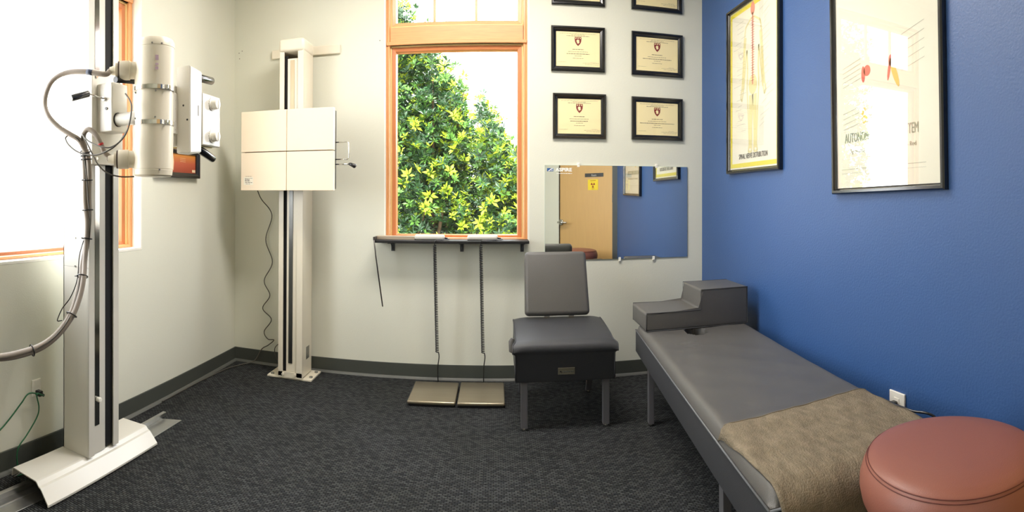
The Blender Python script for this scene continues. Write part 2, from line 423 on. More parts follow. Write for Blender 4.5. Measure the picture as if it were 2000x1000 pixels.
window('window_2', (XL-.05, 0, 0), (0, 1, 0), (1, 0, 0), LY0+.012, LY1-.012, (1.35, 1.85), 2.21, 2.37)
reveal('trim_4', (XL, 0, 0), (0, 1, 0), (1, 0, 0), LY0, LY1, .0115)

# ------------------------------------------------------------------ outdoors
bm = new(); box(bm, -30, 30, -20, 40, -.5, -.4); g_ = struct('ground', bm, CONC)
def ztop(x):
    P = [(-4, 3.6), (-1.6, 3.5), (-.95, 3.1), (-.75, 2.72), (-.585, 2.56), (-.43, 2.40), (-.23, 2.2), (-.03, 2.0), (.10, 1.84), (.23, 1.62), (.5, 1.66), (1.5, 1.5)]
    for (a, b), (c, d) in zip(P, P[1:]):
        if a <= x <= c: return b+(d-b)*(x-a)/(c-a)
    return 1.5
def shrub(x0, x1, y0, y1, n, label, seed, group='shrubs outside the window'):
    rnd = random.Random(seed); cx = (x0+x1)/2; cy = (y0+y1)/2
    V, Fc, MI = [], [], []
    tips = []
    while len(tips) < n:
        x = rnd.uniform(x0, x1); y = rnd.uniform(y0, y1); zt = ztop(x*5.3/y)*(.98+.04*rnd.random())+.06*sin(x*9+seed)
        z = -.2+(zt+.2)*(rnd.random()**.8)
        hole = sin(x*5.1+z*3.3+seed)*sin(z*6.1-x*2.2+y*3)
        if hole > .62 and rnd.random() < .8: continue
        edge = (zt-z)
        if edge < .18 and rnd.random() < .45: continue
        tips.append((Vector((x, y, z)), edge))
    for p, edge in tips:
        ax = Vector((rnd.uniform(-.6, .6), rnd.uniform(-.9, .1), rnd.uniform(.2, 1))).normalized(); u, v = frame_axes(ax)
        young = rnd.random() < .14 + (.14 if p.x > -.4 else 0); mi = 2 if young else (1 if rnd.random() < .35 else 0)
        nl = rnd.randint(6, 9); sc = rnd.uniform(.6, 1.05)
        for k in range(nl):
            a = 2*pi*k/nl+rnd.uniform(-.3, .3); el = rnd.uniform(.2, 1.0)
            d = (u*cos(a)+v*sin(a))*cos(el)+ax*sin(el); s = d.cross(ax)
            if s.length < 1e-4: continue
            s.normalize(); nrm = s.cross(d)
            L = rnd.uniform(.05, .085)*sc; wd = L*.19
            b0 = p+d*.008; i0 = len(V)
            V += [b0, b0+d*L*.5+s*wd+nrm*.004, b0+d*L-nrm*.006, b0+d*L*.5-s*wd+nrm*.004, b0+d*L*.5-nrm*.002]
            Fc += [(i0, i0+1, i0+4), (i0+1, i0+2, i0+4), (i0+2, i0+3, i0+4), (i0+3, i0, i0+4)]; MI += [mi]*4
    me = bpy.data.meshes.new('foliage'); me.from_pydata(V, [], Fc)
    for m in (LEAFD, LEAFM, LEAFY): me.materials.append(m)
    me.polygons.foreach_set('material_index', MI); me.update()
    root = thing('leafy_shrub', label, 'shrub', (cx, cy, -.4), group)
    fo = bpy.data.objects.new('foliage', me); C.objects.link(fo); fo.parent = root; fo.matrix_parent_inverse = WORLDM(root).inverted()
    bm = new()
    for k in range(12):
        q, e = tips[rnd.randrange(n)]; st = Vector((cx+rnd.uniform(-.12, .12), cy+rnd.uniform(-.1, .1), -.4))
        mid = st.lerp(q, .5)+Vector((rnd.uniform(-.12, .12), rnd.uniform(-.1, .1), .15))
        pp = smooth_path([st, mid, q], 6); tube(bm, pp, [.028-.022*i/(len(pp)-1) for i in range(len(pp))], 6)
    obj('branches', bm, BARK, root)
shrub(-1.2, -.27, 4.7, 5.5, 6500, 'tall dark green shrub filling the left side of the window view', 1)
shrub(-1.3, 1.3, 5.95, 6.7, 9500, 'far green shrub filling the gap behind the two nearer shrubs outside', 2)
shrub(-.14, 1.1, 4.7, 5.7, 7500, 'low yellow green shrub at the right of the window view', 3)

# ------------------------------------------------------------------ back wall: certificates
def lines(bm, O, U, V, rows, mi, rnd, N):
    """rows of word-like marks: (u centre, v, width, height)"""
    for uc, v, wd, h in rows:
        u = uc-wd/2
        while u < uc+wd/2-.002:
            l = min(rnd.uniform(.006, .02), uc+wd/2-u)
            poly(bm, [O+U*u+V*v+N, O+U*(u+l)+V*v+N, O+U*(u+l)+V*(v+h)+N, O+U*u+V*(v+h)+N], mi); u += l+.003
def certificate(x0, x1, z0, z1, label, wide, seed):
    rnd = random.Random(seed); root = thing('framed_certificate', label, 'certificate', ((x0+x1)/2, YB, z0), 'framed certificates on the back wall')
    O, U, V, N = Vector((0, YB, 0)), Vector((1, 0, 0)), Vector((0, 0, 1)), Vector((0, -1, 0))
    bm = new(); b = .033
    sweep(bm, O, U, V, N, x0, x1, z0, z1, [(0, .001), (0, .017), (.004, .022), (.013, .022), (.017, .016), (.024, .014), (.030, .011), (b, .007), (b, .001)])
    obj('frame', bm, GLOSSBLACK, root)
    bm = new(); box(bm, x0+b-.004, x1-b+.004, YB-.0045, YB-.001, z0+b-.004, z1-b+.004); cx = (x0+x1)/2; top = z1-b; bot = z0+b; hh = top-bot; n_ = Vector((0, -.0052, 0))
    O2 = Vector((cx, YB, 0))
    rows = [(0, top-.013, .24, .0016), (0, top-.021, .09, .002), (0, top-.029, .15, .0028),
            (0, bot+hh*.485, .075, .0035), (0, bot+hh*.42, .13, .0022), (0, bot+hh*.355, wide, .0036), (0, bot+hh*.30, .045, .0022), (0, bot+hh*.23, .07, .0022),
            (-.105, bot+hh*.12, .055, .0012), (.085, bot+hh*.10, .11, .0014), (.09, bot+hh*.06, .09, .0014), (.1, bot+hh*.13, .04, .0012)]
    lines(bm, O2, U, V, rows, 1, rnd, n_)
    sw, s0 = .022, top-.036
    sh = [(-sw, 0), (-sw, -.012), (-sw*.92, -.028), (-sw*.6, -.042), (0, -.056), (sw*.6, -.042), (sw*.92, -.028), (sw, -.012), (sw, 0)]
    poly(bm, [O2+U*a+V*(s0+c)+n_ for a, c in sh], 2); n3 = Vector((0, -.0056, 0))
    for k in range(3):
        a = -.014+.014*k; poly(bm, [O2+U*(a+p)+V*(s0+q)+n3 for p, q in ((-.004, -.003), (.004, -.003), (.003, -.009), (-.003, -.009))], 0)
    lion = [(-.009, -.018), (-.002, -.014), (.005, -.016), (.009, -.021), (.006, -.026), (.010, -.034), (.004, -.036), (.003, -.043), (-.002, -.037), (-.008, -.040), (-.006, -.031), (-.011, -.026)]
    poly(bm, [O2+U*a+V*(s0+c)+n3 for a, c in lion], 0)
    for k in range(4):
        a = -.0165+.011*k; poly(bm, [O2+U*(a+p)+V*(s0+q)+n_ for p, q in ((-.003, 0), (.003, 0), (.003, .004), (-.003, .004))], 2)
    obj('paper', bm, [PAPER, INK, CREST], root)
    bm = new(); box(bm, x0+b-.002, x1-b+.002, YB-.0085, YB-.0075, z0+b-.002, z1-b+.002); obj('glass', bm, glass('thin_glass', .02), root)
certificate(.367, .716, 2.411, 2.70, 'black framed certificate above the left column, only its bottom rail showing', .1, 1)
certificate(.895, 1.249, 2.413, 2.70, 'black framed certificate above the right column, cut by the photo top', .1, 2)
certificate(.364, .716, 1.983, 2.273, 'black framed certificate nearest the window transom, left column, upper full one', .15, 3)
certificate(.896, 1.253, 1.980, 2.268, 'black framed certificate near the blue wall corner, right column, upper full one', .20, 4)
certificate(.375, .723, 1.548, 1.840, 'black framed certificate just above the left half of the mirror', .12, 5)
certificate(.896, 1.253, 1.552, 1.836, 'black framed certificate just above the right half of the mirror', .24, 6)

# mirror
MX0, MX1, MZ0, MZ1 = .323, 1.290, .765, 1.378
mir = thing('wall_mirror', 'wide frameless wall mirror with a corner logo reflecting the tan door', 'mirror', ((MX0+MX1)/2, YB, MZ0))
bm = new(); box(bm, MX0, MX1, YB-.006, YB-.0005, MZ0, MZ1); obj('mirror_backing', bm, mat('mirror_edge', (190, 205, 195), .3), mir)
bm = new(); box(bm, MX0+.002, MX1-.002, YB-.0075, YB-.006, MZ0+.002, MZ1-.002); obj('mirror_glass', bm, MIRROR, mir)
for x, z in ((.542, MZ1), (1.069, MZ1), (.816, MZ0), (1.048, MZ0)):
    s = 1 if z == MZ1 else -1; bm = new()
    box(bm, x-.008, x+.008, YB-.012, YB-.0076, min(z-s*.012, z), max(z-s*.012, z), .001); box(bm, x-.008, x+.008, YB-.012, YB-.0005, min(z, z+s*.014), max(z, z+s*.014), .001)
    cyl(bm, (x, YB-.014, z+s*.007), (x, YB-.012, z+s*.007), .004, 12)
    obj('mirror_clip', bm, PLASTIC, mir)
bm = new(); y = YB-.0082
poly(bm, [(.338, y, 1.337), (.380, y, 1.337), (.380, y, 1.3575), (.338, y, 1.3575)], 0)
y -= .0003
poly(bm, [(.344, y, 1.339), (.366, y, 1.3565), (.378, y, 1.3565), (.378, y, 1.352), (.369, y, 1.352), (.353, y, 1.339)], 1)
poly(bm, [(.360, y, 1.342), (.378, y, 1.342), (.378, y, 1.3455), (.363, y, 1.3455)], 1)
obj('logo_badge', bm, [LOGOB, LOGOW], mir)
text('logo_lettering', 'ASPIRE', .030, plane_matrix((.446, YB-.0085, 1.347), (1, 0, 0), (0, 0, 1)), LOGOW, mir, sx=1.18, bold=.0012)
bm = new(); lines(bm, Vector((.45, YB, 0)), Vector((1, 0, 0)), Vector((0, 0, 1)), [(0, 1.322, .10, .004)], 0, random.Random(4), Vector((0, -.0085, 0))); obj('logo_small_line', bm, LOGOW, mir)

# ------------------------------------------------------------------ blue wall posters
def poster(y_far, y_near, z0, z1, label, kind, rot=0):
    root = thing('framed_poster', label, 'poster', (XR, (y_far+y_near)/2, z0))
    O, U, V, N = Vector((XR, 0, 0)), Vector((0, -1, 0)), Vector((0, 0, 1)), Vector((-1, 0, 0))
    c = Vector((XR, (y_far+y_near)/2, (z0+z1)/2))
    root.rotation_euler = (rot, 0, 0)
    R = Matrix.Translation(root.location) @ Matrix.Rotation(rot, 4, 'X') @ Matrix.Translation(-root.location)
    def fin(o): o.matrix_parent_inverse = Matrix.Translation(-root.location); return o
    u0, u1 = -y_far, -y_near; b = .024
    bm = new(); sweep(bm, O, U, V, N, u0, u1, z0, z1, [(0, .001), (0, .022), (.005, .028), (.015, .028), (.019, .020), (b, .016), (b, .001)])
    fin(obj('frame', bm, GLOSSBLACK, root))
    pbm = new(); box(pbm, XR-.008, XR-.002, y_near+b-.004, y_far-b+.004, z0+b-.004, z1-b+.004); pmats = [POSTERP]
    cx = (u0+u1)/2; W = u1-u0-2*b; Hh = z1-z0-2*b; top = z1-b; bot = z0+b
    def P(u, v, lift=.0088): return O+U*(cx+u*W/2)+V*(bot+v*Hh)+N*lift
    def quad(bm, a0, b0, a1, b1, w_, mi=0, lift=.0088):
        p, q = P(a0, b0, lift), P(a1, b1, lift); d = (q-p); n = d.cross(N).normalized()*w_/2
        poly(bm, [p-n, q-n, q+n, p+n], mi)
    def blob(bm, u, v, ru, rv, mi=0, lift=.0088, n=14, ang=0):
        poly(bm, [P(u+(ru*cos(2*pi*k/n)*cos(ang)-rv*sin(2*pi*k/n)*sin(ang)), v+(ru*cos(2*pi*k/n)*sin(ang)+rv*sin(2*pi*k/n)*cos(ang)), lift) for k in range(n)], mi)
    def child(name, bm, m):
        pmats.append(m); me = bpy.data.meshes.new('t')
        for f in bm.faces: f.material_index = len(pmats)-1
        bm.to_mesh(me); bm.free(); pbm.from_mesh(me); bpy.data.meshes.remove(me)
    rnd = random.Random(11)
    if kind == 1:
        bm = new(); m_ = .012
        sweep(bm, O, U, V, N, u0+b+.004, u1-b-.004, z0+b+.01, z1-b-.004, [(0, .0084), (0, .0088), (.024, .0088), (.024, .0084)]); child('yellow_border', bm, YELLOW)
        bm = new()
        body = [(-.07, .90), (-.30, .86), (-.36, .78), (-.40, .64), (-.46, .50), (-.52, .44), (-.46, .42), (-.38, .50), (-.30, .64), (-.24, .72), (-.22, .60), (-.24, .48), (-.20, .36), (-.17, .24), (-.15, .14), (-.19, .10), (-.05, .10), (-.05, .24), (0, .44),
                (.05, .24), (.05, .10), (.19, .10), (.15, .14), (.17, .24), (.20, .36), (.24, .48), (.22, .60), (.24, .72), (.30, .64), (.38, .50), (.46, .42), (.52, .44), (.46, .50), (.40, .64), (.36, .78), (.30, .86), (.07, .90)]
        for i in range(len(body)):
            a, c2 = body[i], body[(i+1) % len(body)]; quad(bm, a[0], a[1], c2[0], c2[1], .012, 0)
        for s in (-1, 1):
            quad(bm, .10*s, .44, .09*s, .12, .034, 0, .0086); quad(bm, .30*s, .80, .44*s, .48, .02, 0, .0086)
        blob(bm, 0, .50, .17, .06, 0); child('figure_outline', bm, PALEY)
        bm = new(); blob(bm, 0, .955, .085, .04, 0, .0092); quad(bm, 0, .93, 0, .50, .012, 0, .0092)
        for k in range(26): quad(bm, -.07, .90-.015*k, .07, .90-.015*k, .0035, 0, .0092)
        child('spine_print', bm, PINK)
        bm = new()
        for s in (-1, 1):
            for k in range(22):
                v = .93-.032*k-rnd.random()*.012; a = .25+.25*rnd.random(); quad(bm, s*a, v-.012, s*(a+.16+.2*rnd.random()), v+s*.014, .0018)
        child('label_lines', bm, GREYL)
        pa = fin(obj('paper', pbm, pmats, root)); t = text('poster_title', 'SPINAL NERVE DISTRIBUTION', .042, plane_matrix(P(0, .075, .0095), U, V), INKD, None, sx=.62)
        t.parent = pa
    else:
        bm = new(); blob(bm, -.42, .555+.38, .09, .035); blob(bm, -.40, .98, .12, .02); blob(bm, -.32, .42, .07, .02); blob(bm, .12, .40, .05, .02, 0, .0088, 10, .8); blob(bm, .50, .86, .03, .08)
        quad(bm, -.5, .90, -.42, 1.0, .012); blob(bm, -.4, .41, .04, .03); blob(bm, .15, .43, .04, .02)
        child('red_organs', bm, RED)
        bm = new(); blob(bm, .62, .93, .09, .035); blob(bm, .60, .85, .08, .03); blob(bm, .22, .385, .10, .025, 0, .0088, 12, -.5)
        pr_ = [(-.40, .895), (-.2, .89), (0, .91), (.2, .935), (.5, .96)]
        for a, c2 in zip(pr_, pr_[1:]): quad(bm, a[0], a[1], c2[0], c2[1], .005); quad(bm, a[0], a[1]+.004, c2[0]*.9, c2[1]-.02, .003)
        blob(bm, -.38, .26, .07, .03); child('yellow_organs', bm, mat('amber_print', (242, 206, 110), .7))
        bm = new()
        for k in range(9): quad(bm, -.85, .86+.017*k, -.48, .885+.017*k, .0018); quad(bm, .72, .84+.016*k, .95, .862+.016*k, .0018)
        for k in range(5): quad(bm, -.85, .38+.018*k, -.45, .40+.018*k, .0018); quad(bm, .35, .385+.03*k, .75, .41+.03*k, .0018)
        for k in range(4): quad(bm, -.85, .22+.02*k, -.5, .235+.02*k, .0018)
        quad(bm, -.9, .07, .75, .07, .002); quad(bm, -.9, .055, .75, .055, .001)
        child('label_lines', bm, GREYL)
        pa = fin(obj('paper', pbm, pmats, root)); t = text('poster_title', 'AUTONOMIC NERVOUS SYSTEM', .056, plane_matrix(P(-.09, .185, .0095), U, V), mat('title_grey', (168, 176, 158), .8), None, sx=.54); t.parent = pa
        t = text('poster_subtitle', 'Sympathetic - Blue  Parasympathetic - Red', .024, plane_matrix(P(-.05, .135, .0095), U, V), GREYL, None, sx=.95); t.parent = pa
    bm = new(); box(bm, XR-.0150, XR-.0138, y_near+b-.003, y_far-b+.003, z0+b-.003, z1-b+.003); fin(obj('glass', bm, PGLASS, root))
poster(2.985, 2.350, 1.310, 2.295, 'black framed chart of spinal nerves with a yellow border', 1)
poster(1.895, 1.240, 1.188, 2.36, 'large black framed chart of the autonomic nervous system with window glare', 2, rot=radians(-1.2))

# ------------------------------------------------------------------ window shelf and what is on it
SZ = .902
sh = thing('wall_shelf', 'narrow black shelf under the window on three metal brackets', 'shelf', (-.27, YB, .882))
bm = new(); box(bm, -.75, .215, 3.29, YB-.0005, .884, SZ, .003, 2); obj('shelf_board', bm, SHELFM, sh)
for x in (-.655, -.207, .178):
    bm = new(); box(bm, x-.011, x+.011, YB-.006, YB-.0005, .822, .884, .001); box(bm, x-.011, x+.011, 3.31, YB-.0005, .879, .884, .001)
    box(bm, x-.004, x+.004, YB-.0075, YB-.006, .84, .868)
    for z in (.833, .874): cyl(bm, (x, YB-.009, z), (x, YB-.006, z), .004, 10)
    tube(bm, [(x, YB-.006, .835), (x, 3.36, .881)], .003, 6)
    obj('bracket', bm, mat('bracket_steel', (74, 74, 78), .4, .6), sh)
# caliper lying on the shelf with its arm hanging down
cal = thing('measuring_caliper', 'long thin grey caliper lying on shelf end with one arm hanging', 'tool', (-.6, 3.40, SZ))
bm = new(); box(bm, -.746, -.462, 3.35, 3.41, SZ, SZ+.022, .002, 2); obj('bar', bm, mat('bar_grey', (168, 154, 134), .45), cal)
bm = new(); tube(bm, [(-.748, 3.282, .918), (-.735, 3.282, .80), (-.695, 3.30, .485)], .0042, 6); box(bm, -.752, -.742, 3.278, 3.41, SZ+.001, SZ+.02, .001); obj('arm', bm, mat('arm_steel', (88, 84, 80), .35, .8), cal)

def readout(x, label, cx2, lab2, xs, px0):
    r = thing('scale_readout', label, 'scale display', (x, 3.345, SZ), 'scale readouts on the window shelf')
    bm = new(); box(bm, x-.095, x+.095, 3.325, 3.372, SZ+.001, SZ+.034, .014, 4); obj('casing', bm, WHITE, r, smooth=50)
    bm = new(); box(bm, x-.094, x+.094, 3.335, 3.365, SZ, SZ+.004, .001); obj('foot', bm, BLACK, r)
    bm = new(); cyl(bm, (x+.094, 3.348, SZ+.013), (x+.112, 3.348, SZ+.010), .006, 10); tube(bm, smooth_path([(x+.110, 3.348, SZ+.010), (x+.125, 3.34, SZ+.007), (x+.105, 3.32, SZ+.005), (x+.08, 3.295, SZ+.006)], 5), .0028, 6); obj('plug_lead', bm, BLACK, r)
    # coiled cable
    bm = new(); yt = 3.283
    top = Vector((px0[0], yt, .885)); c0 = Vector((px0[1], yt-.002, .874)); c1 = Vector((px0[2], 3.33, .205)); bot = Vector((px0[3], 3.342, .012))
    pts = smooth_path([(x+.08, 3.295, SZ+.006), (top.x+.01, 3.279, .905), top, c0], 6)
    turns = 62; N_ = turns*10
    hel = []
    for k in range(N_+1):
        t = k/N_; a = 2*pi*turns*t; p = c0.lerp(c1, t); rr = .0085; hel.append(p+Vector((cos(a)*rr, sin(a)*rr, 0)))
    tail = smooth_path([hel[-1], c1+Vector((.012, 0, -.03)), c1+Vector((.004, .004, -.10)), bot, bot+Vector((0, -.018, 0))], 6)
    tube(bm, pts[:-1]+hel+tail[1:], .0034, 5)
    tag(obj('coiled_cable', bm, BLACK), lab2, 'cable', 'coiled black cables hanging below the shelf')
readout(-.404, 'white rounded scale readout on the shelf, the left one beside the grey bar', 0, 'left black coiled cable hanging from shelf to the left floor scale', 0, (-.366, -.365, -.355, -.350))
readout(-.072, 'white rounded scale readout on the right half of the window shelf', 0, 'right black coiled cable hanging from shelf to the right floor scale', 0, (-.083, -.082, -.070, -.066))
def scale_plate(x0, x1, y0, y1, sk, label):
    r = thing('floor_scale', label, 'scale', ((x0+x1)/2, (y0+y1)/2, 0), 'flat metal floor scales')
    def sb(bm, ins, z0, z1, bev):
        vs2 = box(bm, x0+ins, x1-ins, y0+ins, y1-ins, z0, z1, bev, 3)
        for v in vs2:
            if v.co.x < (x0+x1)/2: v.co.x += sk*(v.co.y-y0)/(y1-y0)
    bm = new(); sb(bm, 0, .012, .032, .008); obj('platform', bm, PLATE, r, smooth=40)
    bm = new(); sb(bm, .008, 0, .013, .001); obj('foot', bm, BLACK, r)
scale_plate(-.487, -.216, 2.97, 3.30, 0.0, 'flat metal floor scale on the carpet, left one of the pair')
scale_plate(-.206, .060, 2.97, 3.31, 0.0, 'flat metal floor scale on the carpet, right one nearer the chair')

# ------------------------------------------------------------------ wall bucky stand
bs = thing('x_ray_wall_stand', 'tall cream column with a square image receptor panel on the back wall', 'x-ray stand', (-1.27, 3.30, 0))
bs.rotation_euler = (0, radians(.35), 0)
def bpart(name, bm, m, par=None, smooth=None): return obj(name, bm, m, par or bs, smooth)
_fix = bs.rotation_euler.copy()
_BM = Matrix.Translation(bs.location).inverted()
def bp_(name, bm, m, smooth=None, par=None):
    o = obj(name, bm, m, None, smooth); o.parent = par or bs
    o.matrix_parent_inverse = _BM if par is None else Matrix.Identity(4)
    return o
x0, x1, y0, y1 = -1.360, -1.195, 3.20, 3.375
bm = new()
box(bm, x0, x0+.004, y0, y1, .02, 2.16); box(bm, x1-.004, x1, y0, y1, .02, 2.16); box(bm, x0, x1, y1-.004, y1, .02, 2.16)
box(bm, x0, x0+.032, y0-.004, y0+.004, .02, 2.14, .0015); box(bm, x1-.040, x1, y0-.004, y0+.004, .02, 2.14, .0015)
box(bm, x0+.052, x1-.04, y0+.008, y0+.04, .05, 2.06)
bp_('column', bm, CREAM)
bm = new(); box(bm, x0+.028, x0+.056, y0+.012, y0+.02, .05, 2.08); bp_('track_slot', bm, SLOT)
bm = new(); box(bm, x0+.068, x0+.094, y0+.0035, y0+.008, .105, 1.62); bp_('guide_strip', bm, DSTEEL)
bm = new(); box(bm, x0+.072, x0+.098, y0+.0035, y0+.008, 1.63, 2.05); bp_('guide_strip', bm, mat('tan_strip', (196, 178, 146), .4, .3, noise=.15, nscale=6))
bm = new(); box(bm, x0-.006, x1+.006, y0-.014, y1+.004, 2.10, 2.188, .022, 5); bp_('top_cap', bm, CREAM, 40)
bm = new(); box(bm, -1.518, -1.022, YB-.018, YB-.001, 2.128, 2.190, .006, 3); box(bm, x0+.02, x1-.02, y1-.004, YB-.01, 2.135, 2.18); bp_('wall_bracket', bm, CREAM)
bm = new()
box(bm, -1.44, -1.135, 3.205, 3.40, .002, .012, .001)
box(bm, x0, x1, y0-.004, y0+.004, .012, .05, .001)
for x in (x0+.035, x1-.05): cyl(bm, (x, y0-.010, .034), (x, y0-.004, .034), .009, 12, bev=.001)
bp_('base_plate', bm, CREAM)
for x, y in ((-1.415, 3.235), (-1.155, 3.255), (-1.155, 3.36)):
    bm = new(); cyl(bm, (x, y, .012), (x, y, .020), .011, 6); bp_('anchor_bolt', bm, STEEL)
bm = new(); box(bm, x1, x1+.0008, 3.27, 3.33, .12, .20); bp_('rating_plate', bm, mat('plate_grey', (140, 138, 130), .35, .6, noise=.3, nscale=80))
# receptor
py0, py1 = 3.06, 3.102
rx0, rx1, rz0, rz1 = -1.566, -.954, 1.212, 1.711
xm, zm = -1.254, 1.453
rc = None
bm = new(); box(bm, rx0+.006, rx1-.006, py1-.004, py1+.045, rz0+.01, rz1-.01, .004, 2)
rc = bp_('receptor_housing', bm, BLACK)
for (a, b, c, d) in ((rx0, xm-.0015, zm+.0025, rz1), (xm+.0015, rx1, zm+.0025, rz1), (rx0, xm-.0015, rz0, zm-.0025), (xm+.0015, rx1, rz0, zm-.0025)):
    bm = new(); box(bm, a, b, py0, py1-.004, c, d, .002, 2); bp_('front_panel', bm, PANEL, par=rc)
bm = new(); box(bm, rx0+.02, rx0+.086, py0-.0006, py0, rz0+.035, rz0+.085); lb = bp_('data_label', bm, mat('label_white', (238, 232, 214), .6), par=rc)
bm = new(); lines(bm, Vector((rx0+.055, py0, rz0)), Vector((1, 0, 0)), Vector((0, 0, 1)), [(0, .088, .046, .002), (0, .076, .056, .002), (-.01, .070, .03, .003), (-.01, .063, .034, .004), (-.008, .056, .036, .003), (0, .048, .05, .003), (-.006, .040, .03, .002)], 0, random.Random(3), Vector((0, -.0009, 0)))
o = bp_('label_print', bm, INKD, par=rc)
bm = new(); box(bm, x0+.02, x1-.02, py1+.045, y0-.004, 1.33, 1.58, .004); bp_('carriage', bm, CREAM)
bm = new(); tube(bm, smooth_path([(rx1-.01, 3.125, 1.505), (rx1+.07, 3.125, 1.507)], 2)+smooth_path([(rx1+.076, 3.125, 1.50), (rx1+.078, 3.125, 1.41)], 2)+[(rx1+.07, 3.125, 1.402), (rx1-.01, 3.125, 1.402)], .0036, 8); bp_('tray_handle', bm, CHROME)
bm = new(); tube(bm, [(rx1-.01, 3.12, 1.372), (rx1+.085, 3.12, 1.372)], .0038, 8, 0); tube(bm, [(rx1+.08, 3.12, 1.374), (rx1+.09, 3.12, 1.372), (rx1+.118, 3.12, 1.360), (rx1+.124, 3.12, 1.357)], [.006, .010, .014, .009], 12, 1); bp_('brake_lever', bm, [CHROME, BLACK])
# cable from the receptor down the wall
cp = [at(px, py, Y=3.415) for px, py in ((521, 374), (520, 388), (531, 420), (519, 468), (532, 512), (516, 548), (527, 577), (513, 602), (530, 624), (516, 647), (523, 662), (535, 664), (524, 674), (511, 682))]
cp[0] = Vector((rx0+.07+.0, 3.16, rz0+.02)); cp = cp[:1]+[Vector((cp[1].x, 3.33, 1.16))]+cp[2:]
cp += [Vector((-1.62, 3.39, .03)), Vector((-1.70, 3.33, .006)), Vector((-1.745, 3.2, .006)), Vector((-1.77, 2.9, .006)), Vector((-1.775, 2.5, .006))]
bm = new(); tube(bm, smooth_path(cp, 8), .0035, 6)
tag(obj('receptor_cable', bm, WIRE), 'wavy grey cable hanging behind the wall stand and running along baseboard', 'cable')
bm = new(); tube(bm, smooth_path([(-1.40, 3.425, .16), (-1.44, 3.424, .163), (-1.48, 3.42, .12), (-1.46, 3.418, .05), (-1.40, 3.415, .016)], 8), .003, 6)
tag(obj('short_cable', bm, WIRE), 'short thin cable looped over baseboard left of the wall stand', 'cable')

# small holes and scuffs left in the paint
for k, (x, z) in enumerate(((-1.742, 2.219), (-1.767, 2.207), (-1.763, 2.166), (-.743, 2.196))):
    bm = new(); cyl(bm, (x, YB-.0012, z), (x, YB+.001, z), .0035, 10); struct('trim_%d' % (5+k), bm, mat('hole_grey', (120, 116, 104), .9))

# ------------------------------------------------------------------ tube stand on the left
ts = thing('x_ray_tube_stand', 'tall white x-ray column with cylindrical tube head and hoses by left wall', 'x-ray machine', (-1.6, 1.7, 0))
def tp(name, bm, m, par=None, smooth=None): return obj(name, bm, m, par or ts, smooth)
cx0, cx1, cy0, cy1, cz0, cz1 = -1.682, -1.530, 1.630, 1.822, .082, 2.62
bm = new()
box(bm, cx0, cx1-.004, cy0, cy0+.004, cz0, cz1); box(bm, cx0, cx1-.004, cy1-.004, cy1, cz0, cz1); box(bm, cx0, cx0+.004, cy0, cy1, cz0, cz1)
box(bm, cx1-.006, cx1, cy0, cy0+.034, cz0, cz1, .001); box(bm, cx1-.006, cx1, cy1-.036, cy1, cz0, cz1, .001)
box(bm, cx1-.03, cx1-.010, cy0+.030, cy0+.113, cz0, cz1)
tp('column', bm, WHITE)
bm = new(); box(bm, cx1-.014, cx1-.010, cy0+.112, cy1-.034, cz0+.01, cz1); tp('track_slot', bm, SLOT)
bm = new(); box(bm, cx1-.0105, cx1-.008, cy0+.046, cy0+.074, .20, cz1); tp('guide_strip', bm, mat('polished_strip', (150, 150, 146), .12, 1.0, noise=.15, nscale=6, stretch=(6, 6, 1)))
bm = new(); cyl(bm, (cx1-.010, cy0+.062, .31), (cx1+.010, cy0+.062, .31), .010, 16, bev=.002); tp('stop_screw', bm, PLASTIC)
for z in (.875, .995):
    bm = new(); cyl(bm, (-1.61, cy0-.003, z), (-1.61, cy0, z), .004, 10); tp('screw', bm, mat('screw_grey', (150, 148, 140), .3, .8))
bm = new(); box(bm, cx0, cx1-.002, cy0-.0006, cy0, .872, .8735); tp('panel_seam', bm, mat('seam_grey', (170, 168, 160), .5))
# base: folded sheet foot
bm = new(); by0, by1 = 1.355, 2.045
prof = [(-1.700, .045), (-1.695, .074), (-1.688, .081), (-1.553, .081), (-1.546, .079), (-1.534, .066), (-1.524, .063), (-1.481, .016), (-1.481, .008), (-1.485, .008), (-1.487, .015), (-1.526, .059), (-1.537, .062), (-1.549, .0745), (-1.553, .077), (-1.686, .077), (-1.691, .071), (-1.696, .045)]
A = [bm.verts.new((x, by0, z)) for x, z in prof]; B = [bm.verts.new((x, by1, z)) for x, z in prof]
for i in range(len(prof)):
    j = (i+1) % len(prof); bm.faces.new((A[i], B[i], B[j], A[j]))
bm.faces.new(A); bm.faces.new(B[::-1])
tp('base_cover', bm, WHITE)
bm = new(); box(bm, -1.67, -1.545, by0+.05, by1-.05, .030, .072); tp('trolley', bm, SLOT)
# carriage and arm
bm = new(); box(bm, cx1+.001, cx1+.022, cy0-.004, cy1+.002, 1.305, 1.70, .003, 2)
ca = tp('carriage', bm, WHITE)
for z in (1.33, 1.67):
    for y in (cy0+.02, cy1-.02):
        bm = new(); cyl(bm, (cx1+.022, y, z), (cx1+.028, y, z), .006, 12); tp('screw', bm, CHROME, ca)
bm = new(); box(bm, cx1+.022, -1.425, 1.655, 1.755, 1.438, 1.638, .004, 2); gb = tp('brake_box', bm, WHITE)
bm = new(); cyl(bm, (-1.455, 1.654, 1.532), (-1.455, 1.651, 1.532), .006, 12); tp('screw', bm, BLACK, gb)
AX = Vector((-1.255, 1.71, 0))
bm = new(); cyl(bm, (-1.425, 1.692, 1.487), (AX.x, 1.70, 1.487), .027, 28); tp('support_arm', bm, WHITE)
bm = new(); cyl(bm, (-1.425, 1.692, 1.487), (-1.421, 1.692, 1.487), .0295, 28); tp('arm_flange', bm, BLACK)
h0 = Vector((-1.465, 1.655, 1.572)); h1 = at(173, 183, Y=1.575); h2 = at(139, 192, Y=1.50)
